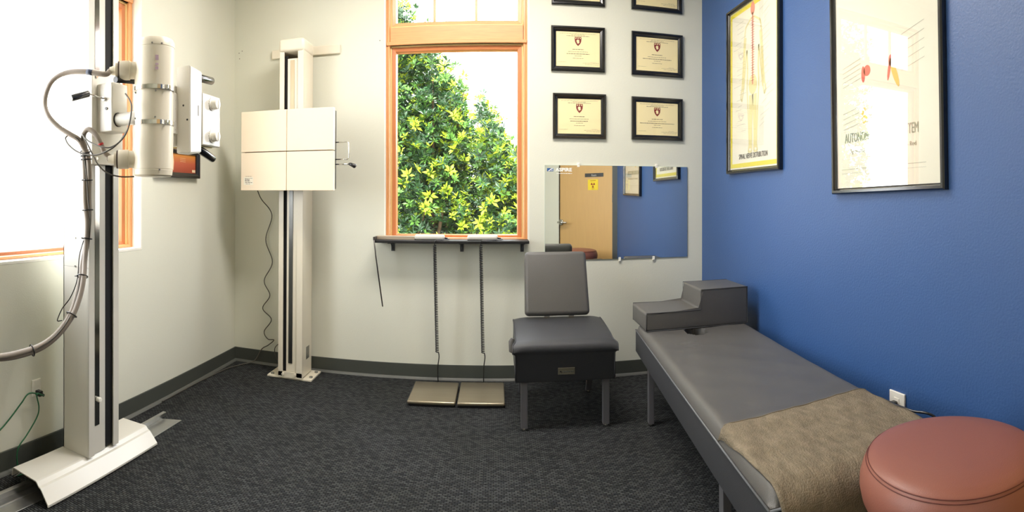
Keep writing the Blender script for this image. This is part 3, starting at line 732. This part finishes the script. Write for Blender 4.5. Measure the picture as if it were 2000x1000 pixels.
bm = new(); tube(bm, [h0, h1], .0035, 8); cyl(bm, h0, h0+Vector((0, -.01, 0)), .008, 12); cr_ = tp('brake_lever', bm, CHROME)
bm = new(); cyl(bm, h1, h2, .0135, 16, bev=.003); tp('grip', bm, mat('grip_black', (36, 36, 42), .18, coat=.7), cr_)
# tube head, tilted a touch
TH = Matrix.Translation((AX.x, AX.y, 1.487)) @ Matrix.Rotation(radians(1.3), 4, Vector((.62, .78, 0)).cross(Vector((0, 0, 1))).normalized() if False else Vector((0, 1, 0)))
def TT(x, y, z): return TH @ Vector((x, y, z-1.487))
zt_, zb_ = 1.790, 1.248; r_ = .0785
bm = new(); M_ = TH @ Matrix.Translation((0, 0, -1.487))
lathe(bm, [(0, zt_), (r_*.7, zt_-.001), (r_*.9, zt_-.006), (r_-.001, zt_-.018), (r_, zt_-.038), (r_-.0012, zt_-.039), (r_-.0012, zt_-.041), (r_, zt_-.042), (r_, 1.59), (r_-.003, 1.588), (r_-.003, 1.452), (r_, 1.45), (r_, zb_+.032), (r_-.0012, zb_+.031), (r_-.0012, zb_+.029), (r_, zb_+.028), (r_-.002, zb_+.008), (r_*.9, zb_+.002), (r_*.6, zb_), (0, zb_)], 64, M_)
hd = tp('tube_housing', bm, CREAM, smooth=35)
for z in (1.592, 1.458):
    bm = new(); lathe(bm, [(r_-.002, z-.008), (r_+.0028, z-.008), (r_+.0028, z+.008), (r_-.002, z+.008), (r_-.002, z-.008)], 64, M_)
    t0 = Vector((cos(radians(-20)), sin(radians(-20)), 0))
    box(bm, -.008, .008, -.004, .004, z-.007, z+.007, .001, 2, 0, TH @ Matrix.Translation((t0.x*(r_+.005), t0.y*(r_+.005), -1.487)))
    tp('clamp_band', bm, CHROME, hd, smooth=40)
for a, z in ((-125, 1.575), (-125, 1.475), (-50, 1.575), (-50, 1.475), (-35, 1.755), (-35, 1.275), (-62, 1.756)):
    bm = new(); d = Vector((cos(radians(a)), sin(radians(a)), 0)); cyl(bm, TT(d.x*(r_-.003), d.y*(r_-.003), z), TT(d.x*(r_+.0015), d.y*(r_+.0015), z), .0035, 10)
    tp('screw', bm, STEEL, hd)
bm = new(); d = Vector((cos(radians(-48)), sin(radians(-48)), 0)); tt = Vector((-d.y, d.x, 0))
for k, z in enumerate((1.70, 1.675, 1.66)):
    c_ = TT(d.x*(r_+.0012), d.y*(r_+.0012), z); t3 = TH.to_3x3() @ tt; h = (.010, .004, .006)[k]
    poly(bm, [c_-t3*.006-Vector((0, 0, h)), c_+t3*.006-Vector((0, 0, h)), c_+t3*.006+Vector((0, 0, h)), c_-t3*.006+Vector((0, 0, h))])
tp('warning_label', bm, mat('violet_label', (196, 170, 190), .6), hd)
SD = Vector((-.80, -.60, 0))
socks = []
for z in (1.668, 1.318):
    bm = new(); p0 = TT(0, 0, z)+SD*.06; cyl(bm, p0, p0+SD*.040, .034, 32); cyl(bm, p0+SD*.036, p0+SD*.078, .038, 32, bev=.003)
    cyl(bm, p0+SD*.078, p0+SD*.084, .036, 32, 1); cyl(bm, p0+SD*.084, p0+SD*.094, .030, 32)
    tube(bm, [p0+SD*.092, p0+SD*.118], [.021, .014], 20)
    if z < 1.5:
        c_ = p0+SD*.057+Vector((.60*-.038, -.80*.038, 0)).normalized()*.0385; q_ = SD
        for (l1, l2) in ((.008, .0012), (.0012, .008)):
            poly(bm, [c_-q_*l1-Vector((0, 0, l2)), c_+q_*l1-Vector((0, 0, l2)), c_+q_*l1+Vector((0, 0, l2)), c_-q_*l1+Vector((0, 0, l2))], 1)
    tp('cable_socket', bm, [CREAM, mat('ring_brown', (84, 70, 60), .5)], hd, smooth=40)
    socks.append(p0+SD*.116)
# adapter, control panel and collimator
bm = new(); box(bm, -1.33, -1.243, 1.775, 1.875, 1.43, 1.60, .003, 2); box(bm, -1.32, -1.252, 1.775, 1.875, 1.38, 1.635, .003, 2)
for z in (1.45, 1.485, 1.535, 1.57): cyl(bm, (-1.244, 1.845, z), (-1.2415, 1.845, z), .003, 8)
tp('collimator_mount', bm, WHITE)
bm = new(); vv = box(bm, -1.250, -1.182, 1.862, 1.962, 1.350, 1.712, 0)
for v in vv:
    if v.co.y > 1.9 and v.co.x > -1.2: v.co.z += (-.012 if v.co.z > 1.5 else .008)
    if v.co.y > 1.9: v.co.y -= .004 if v.co.z > 1.5 else .010
bmesh.ops.bevel(bm, geom=list(bm.edges), offset=.004, segments=3, affect='EDGES')
# only the half towards the room stands free of the tube
cpn = tp('control_panel', bm, WHITE)
for (x, y, z) in ((-1.215, 1.862, 1.548), (-1.196, 1.862, 1.488)):
    bm = new(); cyl(bm, (x, y+.001, z), (x, y-.0015, z), .0042, 12); tp('screw', bm, BLACK, cpn)
bm = new(); box(bm, -1.1822, -1.1812, 1.922, 1.930, 1.51, 1.555); tp('brand_plate', bm, mat('plate_dark', (110, 106, 98), .4), cpn)
bm = new(); box(bm, -1.385, -1.180, 1.958, 2.110, 1.392, 1.614, .004, 2); co = tp('collimator', bm, WHITE)
for z in (1.575, 1.435):
    bm = new(); cyl(bm, (-1.180, 2.040, z), (-1.176, 2.040, z), .029, 28); cyl(bm, (-1.176, 2.040, z), (-1.150, 2.040, z), .023, 28, bev=.003)
    box(bm, -1.150, -1.147, 2.038, 2.042, z-.018, z+.018); tp('knob', bm, PLASTIC, co, smooth=40)
    bm = new()
    for k in range(7):
        a = radians(120+20*k); box(bm, -1.1805, -1.1795, 2.04+cos(a)*.031-.001, 2.04+cos(a)*.031+.001, z+sin(a)*.031-.002, z+sin(a)*.031+.002)
    tp('dial_marks', bm, INKD, co)
bm = new(); box(bm, -1.36, -1.21, 1.98, 2.09, 1.388, 1.3925); tp('light_window', bm, mat('amber_glass', (190, 170, 110), .2), co)
for nm, a, b in (('u', (-1.235, 1.945, 1.690), (-1.225, 2.115, 1.696)), ('l', (-1.235, 1.95, 1.398), (-1.205, 2.095, 1.340))):
    bm = new(); cyl(bm, a, b, .0175, 24, bev=.006); tp('handle', bm, mat('handle_black', (14, 15, 18), .16, coat=.8), smooth=40)
bm = new(); cyl(bm, (-1.36, 1.60, 1.628), (-1.345, 1.87, 1.655), .012, 16); tp('cross_bar', bm, BLACK)

# hoses
h_up = [socks[0], at(205, 145, Y=1.58), at(165, 140, Y=1.55), at(130, 142, Y=1.53), at(104, 156, Y=1.51), at(91, 180, Y=1.50), at(88, 205, Y=1.50), at(96, 228, Y=1.50), at(116, 249, Y=1.52), at(138, 263, Y=1.54), at(154, 273, Y=1.56), at(163, 288, Y=1.575)]
h_lo = [socks[1], at(216, 308, Y=1.62), at(205, 299, Y=1.60), at(198, 284, Y=1.59), at(190, 268, Y=1.58), at(180, 256, Y=1.575), at(171, 253, Y=1.57), at(164, 261, Y=1.57), at(163, 275, Y=1.575), at(166, 290, Y=1.58)]
down = [(168, 305, 1.59), (170, 345, 1.595), (170, 390, 1.60), (172, 430, 1.60), (169, 470, 1.59), (164, 510, 1.57), (160, 545, 1.54), (152, 582, 1.51), (138, 618, 1.47), (112, 653, 1.42), (80, 677, 1.36), (40, 691, 1.28), (0, 698, 1.20), (-60, 700, 1.08), (-130, 690, .95)]
dn = [at(a, b, Y=y) for a, b, y in down]
def off(ps, dx, dz, k0=0): return [p+Vector((dx*cos(i*.5+k0), dx*sin(i*.5+k0)*.5, dz*sin(i*.7+k0))) for i, p in enumerate(ps)]
bm = new(); tube(bm, smooth_path(h_up+off(dn, .011, .009, 0)[0:]  , 8), .0105, 12); tp('high_voltage_hose', bm, HOSE)
bm = new(); tube(bm, smooth_path(h_lo+off(dn, .011, .009, 3.1)[0:]  , 8), .0105, 12); tp('high_voltage_hose', bm, HOSE)
for i0, p, m_ in ((2, 0, mat('band_blue', (60, 70, 92), .5)), (3, 1, mat('band_red', (190, 40, 40), .5))):
    sp = smooth_path(h_up if p == 0 else h_lo, 8); i = i0*8-2 if p == 0 else i0*8
    bm = new(); tube(bm, sp[i:i+3] if p else sp[i-1:i+2], .0115, 12); tp('colour_band', bm, m_)
w1 = [at(245, 183, Y=1.66), at(253, 195, Y=1.62), at(257, 210, Y=1.60), at(252, 245, Y=1.58), at(240, 270, Y=1.56), at(218, 287, Y=1.55), at(196, 286, Y=1.54), at(172, 275, Y=1.54), at(160, 264, Y=1.55), at(163, 285, Y=1.58)]
w2 = [at(250, 252, Y=1.64), at(235, 275, Y=1.58), at(215, 292, Y=1.54), at(185, 303, Y=1.53), at(155, 298, Y=1.52), at(135, 284, Y=1.52), at(128, 270, Y=1.53), at(137, 264, Y=1.54), at(152, 272, Y=1.55), at(163, 290, Y=1.58)]
w3 = [at(262, 345, Y=1.66), at(235, 345, Y=1.62), at(210, 338, Y=1.58), at(192, 322, Y=1.56), at(180, 300, Y=1.55), at(170, 280, Y=1.55), at(160, 264, Y=1.56), at(164, 292, Y=1.58)]
for k, wv in enumerate((w1, w2, w3)):
    bm = new(); tube(bm, smooth_path(wv+off(dn, .014, .009, 1.2+1.7*k), 8), .0032, 6); tp('control_cable', bm, WIRE)
w4 = [at(163, 470, Y=1.575), at(155, 500, Y=1.56), at(151, 545, Y=1.54), at(138, 580, Y=1.52), at(122, 602, Y=1.52), at(113, 622, Y=1.52), at(113, 627, Y=1.52), at(121, 626, Y=1.52)]
bm = new(); tube(bm, smooth_path(w4, 6), .0022, 6); tp('loose_wire', bm, BLACK)
spn = smooth_path([h_lo[-1]]+dn, 20)
def tie(px_, py_):
    j = min(range(1, len(spn)-1), key=lambda i: abs(Y0-(spn[i].z-H)*F/hypot(spn[i].x, spn[i].y)-py_)+abs(X0+F*math.atan2(spn[i].x, spn[i].y)-px_))
    d = (spn[j+1]-spn[j-1]).normalized(); u, v = frame_axes(d); bm = new()
    pts = [spn[j]+(u*cos(a)+v*sin(a))*.021 for a in [2*pi*k/20 for k in range(21)]]
    tube(bm, pts, .0028, 6); tube(bm, [spn[j]+u*.02, spn[j]+u*.032], .002, 5); tp('cable_tie', bm, BLACK)
for p in ((167, 296), (170, 304), (170, 311), (170, 351), (170, 411), (169, 466), (161, 540), (140, 614), (63, 684)): tie(*p)

# floor rail the stand runs on
fr_ = thing('floor_rail', 'flat aluminium floor rail running beneath the white x-ray base', 'rail', (-1.6, 1.3, 0))
bm = new(); box(bm, -1.660, -1.545, .2, 2.30, .001, .004, .0005, 1)
for v in bm.verts:
    if v.co.y > 2.2 and v.co.x > -1.6: v.co.y += .05
obj('rail_plate', bm, ALU, fr_)
bm = new(); box(bm, -1.652, -1.642, .2, 2.34, .004, .026, .0015, 2); box(bm, -1.655, -1.636, .2, 2.34, .024, .030, .0015, 2); obj('rail_ridge', bm, ALU, fr_)
bm = new(); box(bm, -1.605, -1.600, .2, 1.40, .004, .010, .0015, 2); obj('rail_lip', bm, ALU, fr_)

# left wall: outlet, green cord, framed picture
oz = .325
ol = thing('wall_outlet', 'white wall outlet with black plug on left wall behind x-ray column', 'outlet', (XL, 1.565, oz))
bm = new(); box(bm, XL+.0005, XL+.007, 1.547, 1.597, oz-.036, oz+.036, .002, 2); obj('cover_plate', bm, PLASTIC, ol)
bm = new()
for z in (oz-.02, oz+.02): box(bm, XL+.007, XL+.009, 1.556, 1.584, z-.013, z+.013, .001)
obj('socket', bm, PLASTIC, ol)
bm = new(); box(bm, XL+.009, XL+.040, 1.560, 1.582, oz-.032, oz-.008, .004, 2)
tube(bm, [(XL+.035, 1.571, oz-.02), (XL+.055, 1.571, oz-.022)], .006, 8)
gc = thing('extension_cord', 'thin green extension cord hanging from the left wall outlet to floor', 'cord', (XL+.01, 1.571, oz-.02))
obj('plug', bm, BLACK, gc)
g0 = Vector((XL+.055, 1.571, oz-.022))
bm = new()
tube(bm, smooth_path([g0, at(72, 770, X=-1.73), at(76, 795, X=-1.735), at(72, 815, X=-1.74), at(52, 850, X=-1.745), at(37, 872, X=-1.75), at(33, 893, X=-1.75), at(36, 925, X=-1.75), Vector((-1.74, 1.42, .006)), Vector((-1.73, 1.50, .006))], 8), .0032, 6)
tube(bm, smooth_path([g0, at(58, 768, X=-1.73), at(42, 787, X=-1.735), at(28, 806, X=-1.74), at(14, 824, X=-1.74), at(0, 840, X=-1.74), at(-30, 870, X=-1.74), at(-80, 905, X=-1.74)], 8), .0032, 6)
obj('lead', bm, GREEN, gc)
bm = new(); tube(bm, smooth_path([(-1.74, 1.40, .006), (-1.735, 1.50, .03), (-1.70, 1.60, .055), (-1.71, 1.70, .02)], 8), .0028, 6)
tag(obj('floor_wire', bm, WIRE), 'short thin wire curling over carpet behind the white x-ray base', 'wire')

pf = thing('framed_picture', 'small black framed orange sunset picture on left wall behind tube head', 'picture', (XL, 2.68, 1.295))
O, U, V, N = Vector((XL, 0, 0)), Vector((0, 1, 0)), Vector((0, 0, 1)), Vector((1, 0, 0))
bm = new(); sweep(bm, O, U, V, N, 2.44, 2.905, 1.288, 1.462, [(0, .001), (0, .030), (.004, .034), (.014, .034), (.030, .022), (.030, .001)]); obj('frame', bm, BLACK, pf)
sm = bpy.data.materials.new('sunset_print'); sm.use_nodes = True; nt = sm.node_tree; b = nt.nodes['Principled BSDF']; b.inputs['Roughness'].default_value = .4
tc = nt.nodes.new('ShaderNodeTexCoord'); sx_ = nt.nodes.new('ShaderNodeSeparateXYZ'); nt.links.new(tc.outputs['Generated'], sx_.inputs[0])
rp = nt.nodes.new('ShaderNodeValToRGB'); rp.color_ramp.elements[0].color = lin((150, 62, 40)); rp.color_ramp.elements[1].color = lin((220, 150, 60))
e_ = rp.color_ramp.elements.new(.5); e_.color = lin((190, 92, 66))
nt.links.new(sx_.outputs['Z'], rp.inputs[0]); nt.links.new(rp.outputs[0], b.inputs['Base Color'])
bm = new(); box(bm, XL+.010, XL+.014, 2.466, 2.879, 1.314, 1.436); poly(bm, [O+U*a+V*c+N*.0146 for a, c in ((2.835, 1.324), (2.872, 1.324), (2.872, 1.340), (2.835, 1.340))], 1)
for k in range(3): poly(bm, [O+U*a+V*(1.405-.01*k+c)+N*.0146 for a, c in ((2.70, 0), (2.76, 0), (2.76, .0015), (2.70, .0015))], 1)
poly(bm, [O+U*a+V*c+N*.0146 for a, c in ((2.62, 1.33), (2.628, 1.33), (2.634, 1.38), (2.627, 1.425), (2.622, 1.38))], 1); obj('print', bm, [sm, mat('print_pale', (240, 214, 176), .6)], pf)

# ------------------------------------------------------------------ chair
ch = thing('adjusting_chair', 'grey vinyl treatment chair with boxy seat on metal legs under mirror', 'chair', (.355, 2.92, 0))
def seat_profile():
    return [(2.655, .252), (2.650, .262), (2.650, .385), (2.642, .398), (2.636, .415), (2.640, .432), (2.656, .447), (2.69, .458), (2.76, .468), (2.86, .476), (2.96, .482), (3.05, .484), (3.085, .482), (3.10, .470), (3.10, .252)]
bm = new(); pr = seat_profile(); nx = 14; rings = []
for i in range(nx+1):
    s = i/nx; e = abs(2*s-1)**6
    xr = .105+(.605-.105)*s
    row = []
    for y, z in pr:
        xo = xr+(0.016*(2*s-1) if (z > .39 and z < .45 and y < 2.68) else 0)+((y-2.65)*.02 if s > .5 else .01*(y-2.65))
        row.append(bm.verts.new((xo, y, z-(.014*e if z > .40 else 0))))
    rings.append(row)
for a, b in zip(rings, rings[1:]):
    for k in range(len(pr)):
        bm.faces.new((a[k], a[(k+1) % len(pr)], b[(k+1) % len(pr)], b[k]))
bm.faces.new(rings[0]); bm.faces.new(rings[-1][::-1])
obj('seat', bm, VINYLD, ch, smooth=50)
for s, xr in ((0, .105), (1, .605)):
    bm = new(); pts = [(xr+(.014 if s else -.014)*(1 if (z > .39 and z < .45 and y < 2.68) else 0)+(y-2.65)*(.02 if s else .01), y-.0, z-(.014 if z > .40 else 0)) for y, z in pr[1:-1]]
    tube(bm, smooth_path(pts, 3), .0035, 6)
    obj('piping', bm, VINYLD, ch)
# backrest, leaning back
th = math.atan2(3.155-3.025, .845-.497); Lb = hypot(3.155-3.025, .845-.497)
bm = new(); Mb = Matrix.Translation((.3585, 3.028, .500)) @ Matrix.Rotation(-th, 4, 'X')
vv = box(bm, -.186, .186, -.02, .040, 0, Lb, .024, 5, 0, None)
for v in vv:
    v.co.x *= 1-.025*(v.co.z/Lb); v.co.y -= .010*max(0, 1-(v.co.x/.17)**2)*max(0, 1-((v.co.z-Lb/2)/(Lb/2))**2) if v.co.y < 0 else 0
bmesh.ops.transform(bm, matrix=Mb, verts=bm.verts)
obj('backrest', bm, VINYL, ch, smooth=60)
for x in (.30, .44):
    bm = new(); box(bm, x-.015, x+.015, 3.045, 3.053, .47, .53, .001); obj('backrest_bracket', bm, CHROME, ch)
for x, y in ((.150, 2.69), (.566, 2.69), (.162, 3.07), (.562, 3.07)):
    bm = new(); k = .0 if y < 2.8 else .11
    p = box(bm, x-.017, x+.017, y-.014, y+.014, .014, .262, .002, 2)
    for v in bm.verts: v.co.y += k*(1-(v.co.z-.014)/.248)
    lg = obj('leg', bm, LEGP, ch)
    bm = new(); cyl(bm, (x, y+k, 0), (x, y+k, .015), .013, 16, bev=.003); obj('glide', bm, CHROME, lg)
bm = new(); box(bm, .316, .400, 2.6465, 2.651, .288, .322, .001, 2); bd = obj('badge', bm, mat('badge_metal', (120, 116, 100), .35, .6), ch)
bm = new()
for a in ((.318, .398, .2895, .291), (.318, .398, .3185, .320)): box(bm, a[0], a[1], 2.6455, 2.6466, a[2], a[3])
for k in range(6): box(bm, .342+k*.009, .348+k*.009, 2.6458, 2.6466, .300, .307)
obj('badge_relief', bm, CHROME, bd)
bm = new(); poly(bm, [(.323, 2.6462, .301), (.329, 2.6462, .310), (.335, 2.6462, .301)]); poly(bm, [(.331, 2.6462, .300), (.337, 2.6462, .300), (.334, 2.6462, .295)]); obj('badge_mark', bm, BLACK, bd)
bm = new(); tube(bm, [(.094, 2.72, .385), (.090, 2.72, .39), (.088, 2.72, .44), (.092, 2.72, .455)], [.008, .016, .016, .008], 14); tube(bm, [(.088, 2.72, .42), (.112, 2.72, .42)], .006, 8); obj('side_lever', bm, VINYL, ch, smooth=50)
bm = new(); cyl(bm, (.607, 2.68, .41), (.622, 2.68, .41), .010, 14); obj('side_knob', bm, BLACK, ch)

# ------------------------------------------------------------------ bench
BY = radians(-5.2); BL = .8775; BWd = .29; BZ = .490
be = thing('treatment_bench', 'long low grey upholstered bench along the blue wall', 'bench', (.972, 1.9175, 0))
BM = Matrix.Translation((.972, 1.9175, 0)) @ Matrix.Rotation(BY, 4, 'Z')
def hole(lx, ly): return max(0, 1-((lx-hx)/.052)**2-((ly-hy)/.075)**2)
hp = BM.inverted() @ Vector((1.003, 2.545, 0)); hx, hy = hp.x, hp.y
bm = new(); nx, ny = 56, 150; grid = []
def ztopb(lx, ly):
    ex = max(0, (abs(lx)-(BWd-.035))/.035); ey = max(0, (-ly-(BL-.07))/.07, (ly-(BL-.04))/.04)
    e = min(1, hypot(ex, ey)); z = BZ-.036*(1-math.sqrt(max(0, 1-e*e)))
    z -= .005*math.exp(-((lx-.02)**2/.03+(ly-.35)**2/.05))
    z += .0016*sin(lx*31+ly*9)*sin(ly*17-lx*7)*(1-e)
    for (wx, wy) in ((-.13, .42), (-.11, .36)):     # two creases
        dy = ly-wy-(lx-wx)*.25; 
        if abs(lx-wx) < .05: z -= .004*math.exp(-(dy/.004)**2)
    h = hole(lx, ly)
    if h > 0: z -= .145*min(1, h*8)
    return z
for i in range(nx+1):
    lx = -BWd+2*BWd*i/nx; row = []
    for j in range(ny+1):
        ly = -BL+2*BL*j/ny; row.append(bm.verts.new(BM @ Vector((lx, ly, ztopb(lx, ly)))))
    grid.append(row)
for i in range(nx):
    for j in range(ny): bm.faces.new((grid[i][j], grid[i+1][j], grid[i+1][j+1], grid[i][j+1]))
rim = [grid[i][0] for i in range(nx+1)]+[grid[nx][j] for j in range(1, ny+1)]+[grid[i][ny] for i in range(nx-1, -1, -1)]+[grid[0][j] for j in range(ny-1, 0, -1)]
low = [bm.verts.new((v.co.x, v.co.y, .425)) for v in rim]
for i in range(len(rim)):
    j = (i+1) % len(rim); bm.faces.new((rim[i], rim[j], low[j], low[i]))
obj('cushion', bm, VINYL, be, smooth=50)
bm = new(); sweep(bm, (0, 0, 0), (1, 0, 0), (0, 1, 0), (0, 0, 1), -BWd-.003, BWd+.003, -BL-.003, BL+.003, [(0, .336), (0, .446), (.0015, .450), (.006, .450), (.012, .44), (.012, .345), (.30, .345), (.30, .332), (.004, .332)][:5]+[(.012, .332), (.004, .332)])
box(bm, -BWd+.01, BWd-.01, -BL+.01, BL-.01, .332, .342)
bmesh.ops.transform(bm, matrix=BM, verts=bm.verts); obj('upholstered_frame', bm, VINYLD, be, smooth=40)
bm = new(); q = [(-BWd, -BL), (BWd, -BL), (BWd, BL), (-BWd, BL)]
tube(bm, [BM @ Vector((a*1.012, b*1.004, .450)) for a, b in q+q[:1]], .0035, 6); obj('piping', bm, mat('piping_grey', (104, 106, 110), .4), be)
for lx in (-BWd+.045, BWd-.045):
    for ly in (.705, -.44):
        bm = new(); box(bm, lx-.014, lx+.014, ly-.02, ly+.02, .012, .34, .002, 2, 0, BM); 
        box(bm, min(lx, lx*.6), max(lx, lx*.6), ly-.012, ly+.012, .27, .30, .002, 2, 0, BM)
        lg = obj('leg', bm, LEGP, be)
        bm = new(); cyl(bm, BM @ Vector((lx, ly, 0)), BM @ Vector((lx, ly, .013)), .014, 14, bev=.003); obj('glide', bm, CHROME, lg)

# stepped head cushion
hc = thing('stepped_head_cushion', 'grey vinyl step shaped cushion resting on far end of bench', 'cushion', (1.04, 2.735, BZ))
HY = radians(-1.0); HM = Matrix.Translation((1.04, 2.735, BZ+.001)) @ Matrix.Rotation(HY, 4, 'Z')
bm = new(); pts = [(-.285, 0), (.285, 0), (.285, .198), (.012, .198), (.012, .092), (-.285, .092)]
a = [bm.verts.new((x, -.14, z)) for x, z in pts]; b = [bm.verts.new((x, .145, z)) for x, z in pts]
bm.faces.new(a); bm.faces.new(b[::-1])
for i in range(6): bm.faces.new((a[i], b[i], b[(i+1) % 6], a[(i+1) % 6]))
bmesh.ops.bevel(bm, geom=list(bm.edges), offset=.013, segments=4, affect='EDGES', profile=.6)
bmesh.ops.transform(bm, matrix=HM, verts=bm.verts)
obj('cushion_body', bm, VINYL, hc, smooth=60)
bm = new()
for yy in (-.141, .146):
    q = [(x*.985, z*.985+.0015) for x, z in pts]; tube(bm, [HM @ Vector((x, yy*.99, z)) for x, z in q+q[:1]], .0022, 5)
obj('piping', bm, VINYLD, hc)

# towel over the near end
tw_m = new(); nx, ny = 60, 90; grid = []
TU = .285
def towel_pt(s, t):
    lx = -.290+s*(.624); ly0 = -.4325-.075*(1-s)**1.5; lx += .035*t*(1-s)
    L = t*.62; ly = ly0-L
    wob = .0022*sin(s*19+t*7)+.002*sin(t*31-s*5)+.0012*sin(s*47+t*23)
    run = ly0+BL-.055                      # flat length before the rounding
    if L < run: y, z = ly, None
    else:
        a = min((L-run)/.075, pi/2*.98); y = ly0-run-.075*sin(a); z = BZ-.075*(1-cos(a))
        if (L-run)/.075 > pi/2*.98: z -= (L-run-.075*pi/2*.98)
    zz = ztopb(max(-BWd, min(BWd, lx)), max(-BL, min(BL, y))) if z is None else z
    out = max(0, abs(lx)-BWd+.02)
    if lx < -BWd+.03: zz = min(zz, BZ-.002)-.6*max(0, -BWd+.012-lx)
    if lx > BWd-.01: zz -= .9*(lx-BWd+.01)
    return BM @ Vector((lx, y, zz+.006+wob*.8))
for i in range(nx+1): grid.append([tw_m.verts.new(towel_pt(i/nx, j/ny)) for j in range(ny+1)])
for i in range(nx):
    for j in range(ny): tw_m.faces.new((grid[i][j], grid[i+1][j], grid[i+1][j+1], grid[i][j+1]))
tw = thing('towel', 'brown grey fabric cover laid across the near end of bench', 'towel', tuple(BM @ Vector((0, -.7, BZ))))
o = obj('cloth', tw_m, TOWEL, tw, smooth=180)
md = o.modifiers.new('thickness', 'SOLIDIFY'); md.thickness = .004; md.offset = 0
bm = new(); tube(bm, [towel_pt(i/30, 0)+Vector((0, 0, .001)) for i in range(31)], .0032, 6); obj('hem', bm, mat('towel_hem', (112, 102, 84), .95, bump=.5, bscale=300), tw)

# right wall outlet, plug and cord
orr = thing('wall_outlet', 'white outlet plate on the blue wall between bench and stool', 'outlet', (XR, 1.497, .370))
bm = new(); box(bm, XR-.008, XR-.0005, 1.456, 1.540, .308, .427, .002, 2); obj('cover_plate', bm, PLASTIC, orr)
bm = new()
for z in (.347, .391): box(bm, XR-.010, XR-.008, 1.484, 1.512, z-.014, z+.014, .001)
obj('socket', bm, PLASTIC, orr)
pw = thing('power_cord', 'black cord trailing from the blue wall outlet beside the brown towel', 'cord', (XR-.01, 1.5, .385))
bm = new(); box(bm, XR-.046, XR-.0105, 1.488, 1.512, .374, .396, .005, 2); tube(bm, [(XR-.04, 1.50, .385), (XR-.065, 1.505, .384)], [.008, .005], 8); obj('plug', bm, BLACK, pw)
bm = new(); tube(bm, smooth_path([(XR-.062, 1.505, .384), (1.300, 1.465, .40), (1.258, 1.405, .45), (1.240, 1.372, .464), (1.238, 1.335, .464), (1.242, 1.264, .464), (1.275, 1.18, .45), (1.325, 1.13, .30), (1.335, 1.12, .10), (1.34, 1.2, .006), (1.32, 1.4, .006)], 8), .0042, 8); obj('lead', bm, BLACK, pw)

# ------------------------------------------------------------------ stool
SX, SY, ST = .952, .827, .585
st = thing('round_stool', 'round mauve brown vinyl stool in the near right corner', 'stool', (SX, SY, 0))
M_ = Matrix.Translation((SX, SY, 0))
bm = new(); lathe(bm, [(0, ST+.006), (.07, ST+.0055), (.13, ST+.003), (.175, ST-.003), (.197, ST-.011), (.2025, ST-.016), (.2035, ST-.0185), (.2065, ST-.022), (.214, ST-.035), (.220, ST-.055), (.221, ST-.075), (.216, ST-.100), (.204, ST-.125), (.188, ST-.143), (.170, ST-.152), (0, ST-.152)], 96, M_)
sc_ = obj('seat_cushion', bm, STOOLV, st, smooth=70)
bm = new()
for r, z in ((.2025, ST-.0155), (.2065, ST-.0215)): tube(bm, [(SX+r*cos(2*pi*k/96), SY+r*sin(2*pi*k/96), z) for k in range(97)], .0012, 5)
obj('seam', bm, STITCH, sc_)
bm = new(); lathe(bm, [(0, ST-.17), (.10, ST-.17), (.10, ST-.152), (0, ST-.152)], 32, M_); cyl(bm, (SX, SY, .10), (SX, SY, ST-.16), .025, 24); obj('gas_column', bm, BLACK, st)
for k in range(5):
    a = 2*pi*k/5+.3; d = Vector((cos(a), sin(a), 0)); bm = new(); c0 = Vector((SX, SY, 0))
    tube(bm, [c0+d*.02+Vector((0, 0, .115)), c0+d*.12+Vector((0, 0, .10)), c0+d*.20+Vector((0, 0, .072))], [.020, .016, .012], 10); lg = obj('base_leg', bm, BLACK, st)
    bm = new(); e = c0+d*.20; n = Vector((-d.y, d.x, 0)); cyl(bm, e-n*.014+Vector((0, 0, .026)), e+n*.014+Vector((0, 0, .026)), .026, 20, bev=.004); tube(bm, [e+Vector((0, 0, .03)), e+Vector((0, 0, .075))], .006, 8); obj('caster', bm, BLACK, lg)

# presumed ceiling fixture, unseen above the frame, added around the fill light
cl = thing('added_ceiling_light', 'unseen rectangular ceiling light added above the middle of the room', 'ceiling light', (-.1, 2.25, ZC))
bm = new(); sweep(bm, (0, 0, ZC), (1, 0, 0), (0, 1, 0), (0, 0, -1), -.70, .50, 1.93, 2.57, [(0, .001), (0, .06), (.04, .06), (.04, .001)]); obj('housing', bm, WHITE, cl)
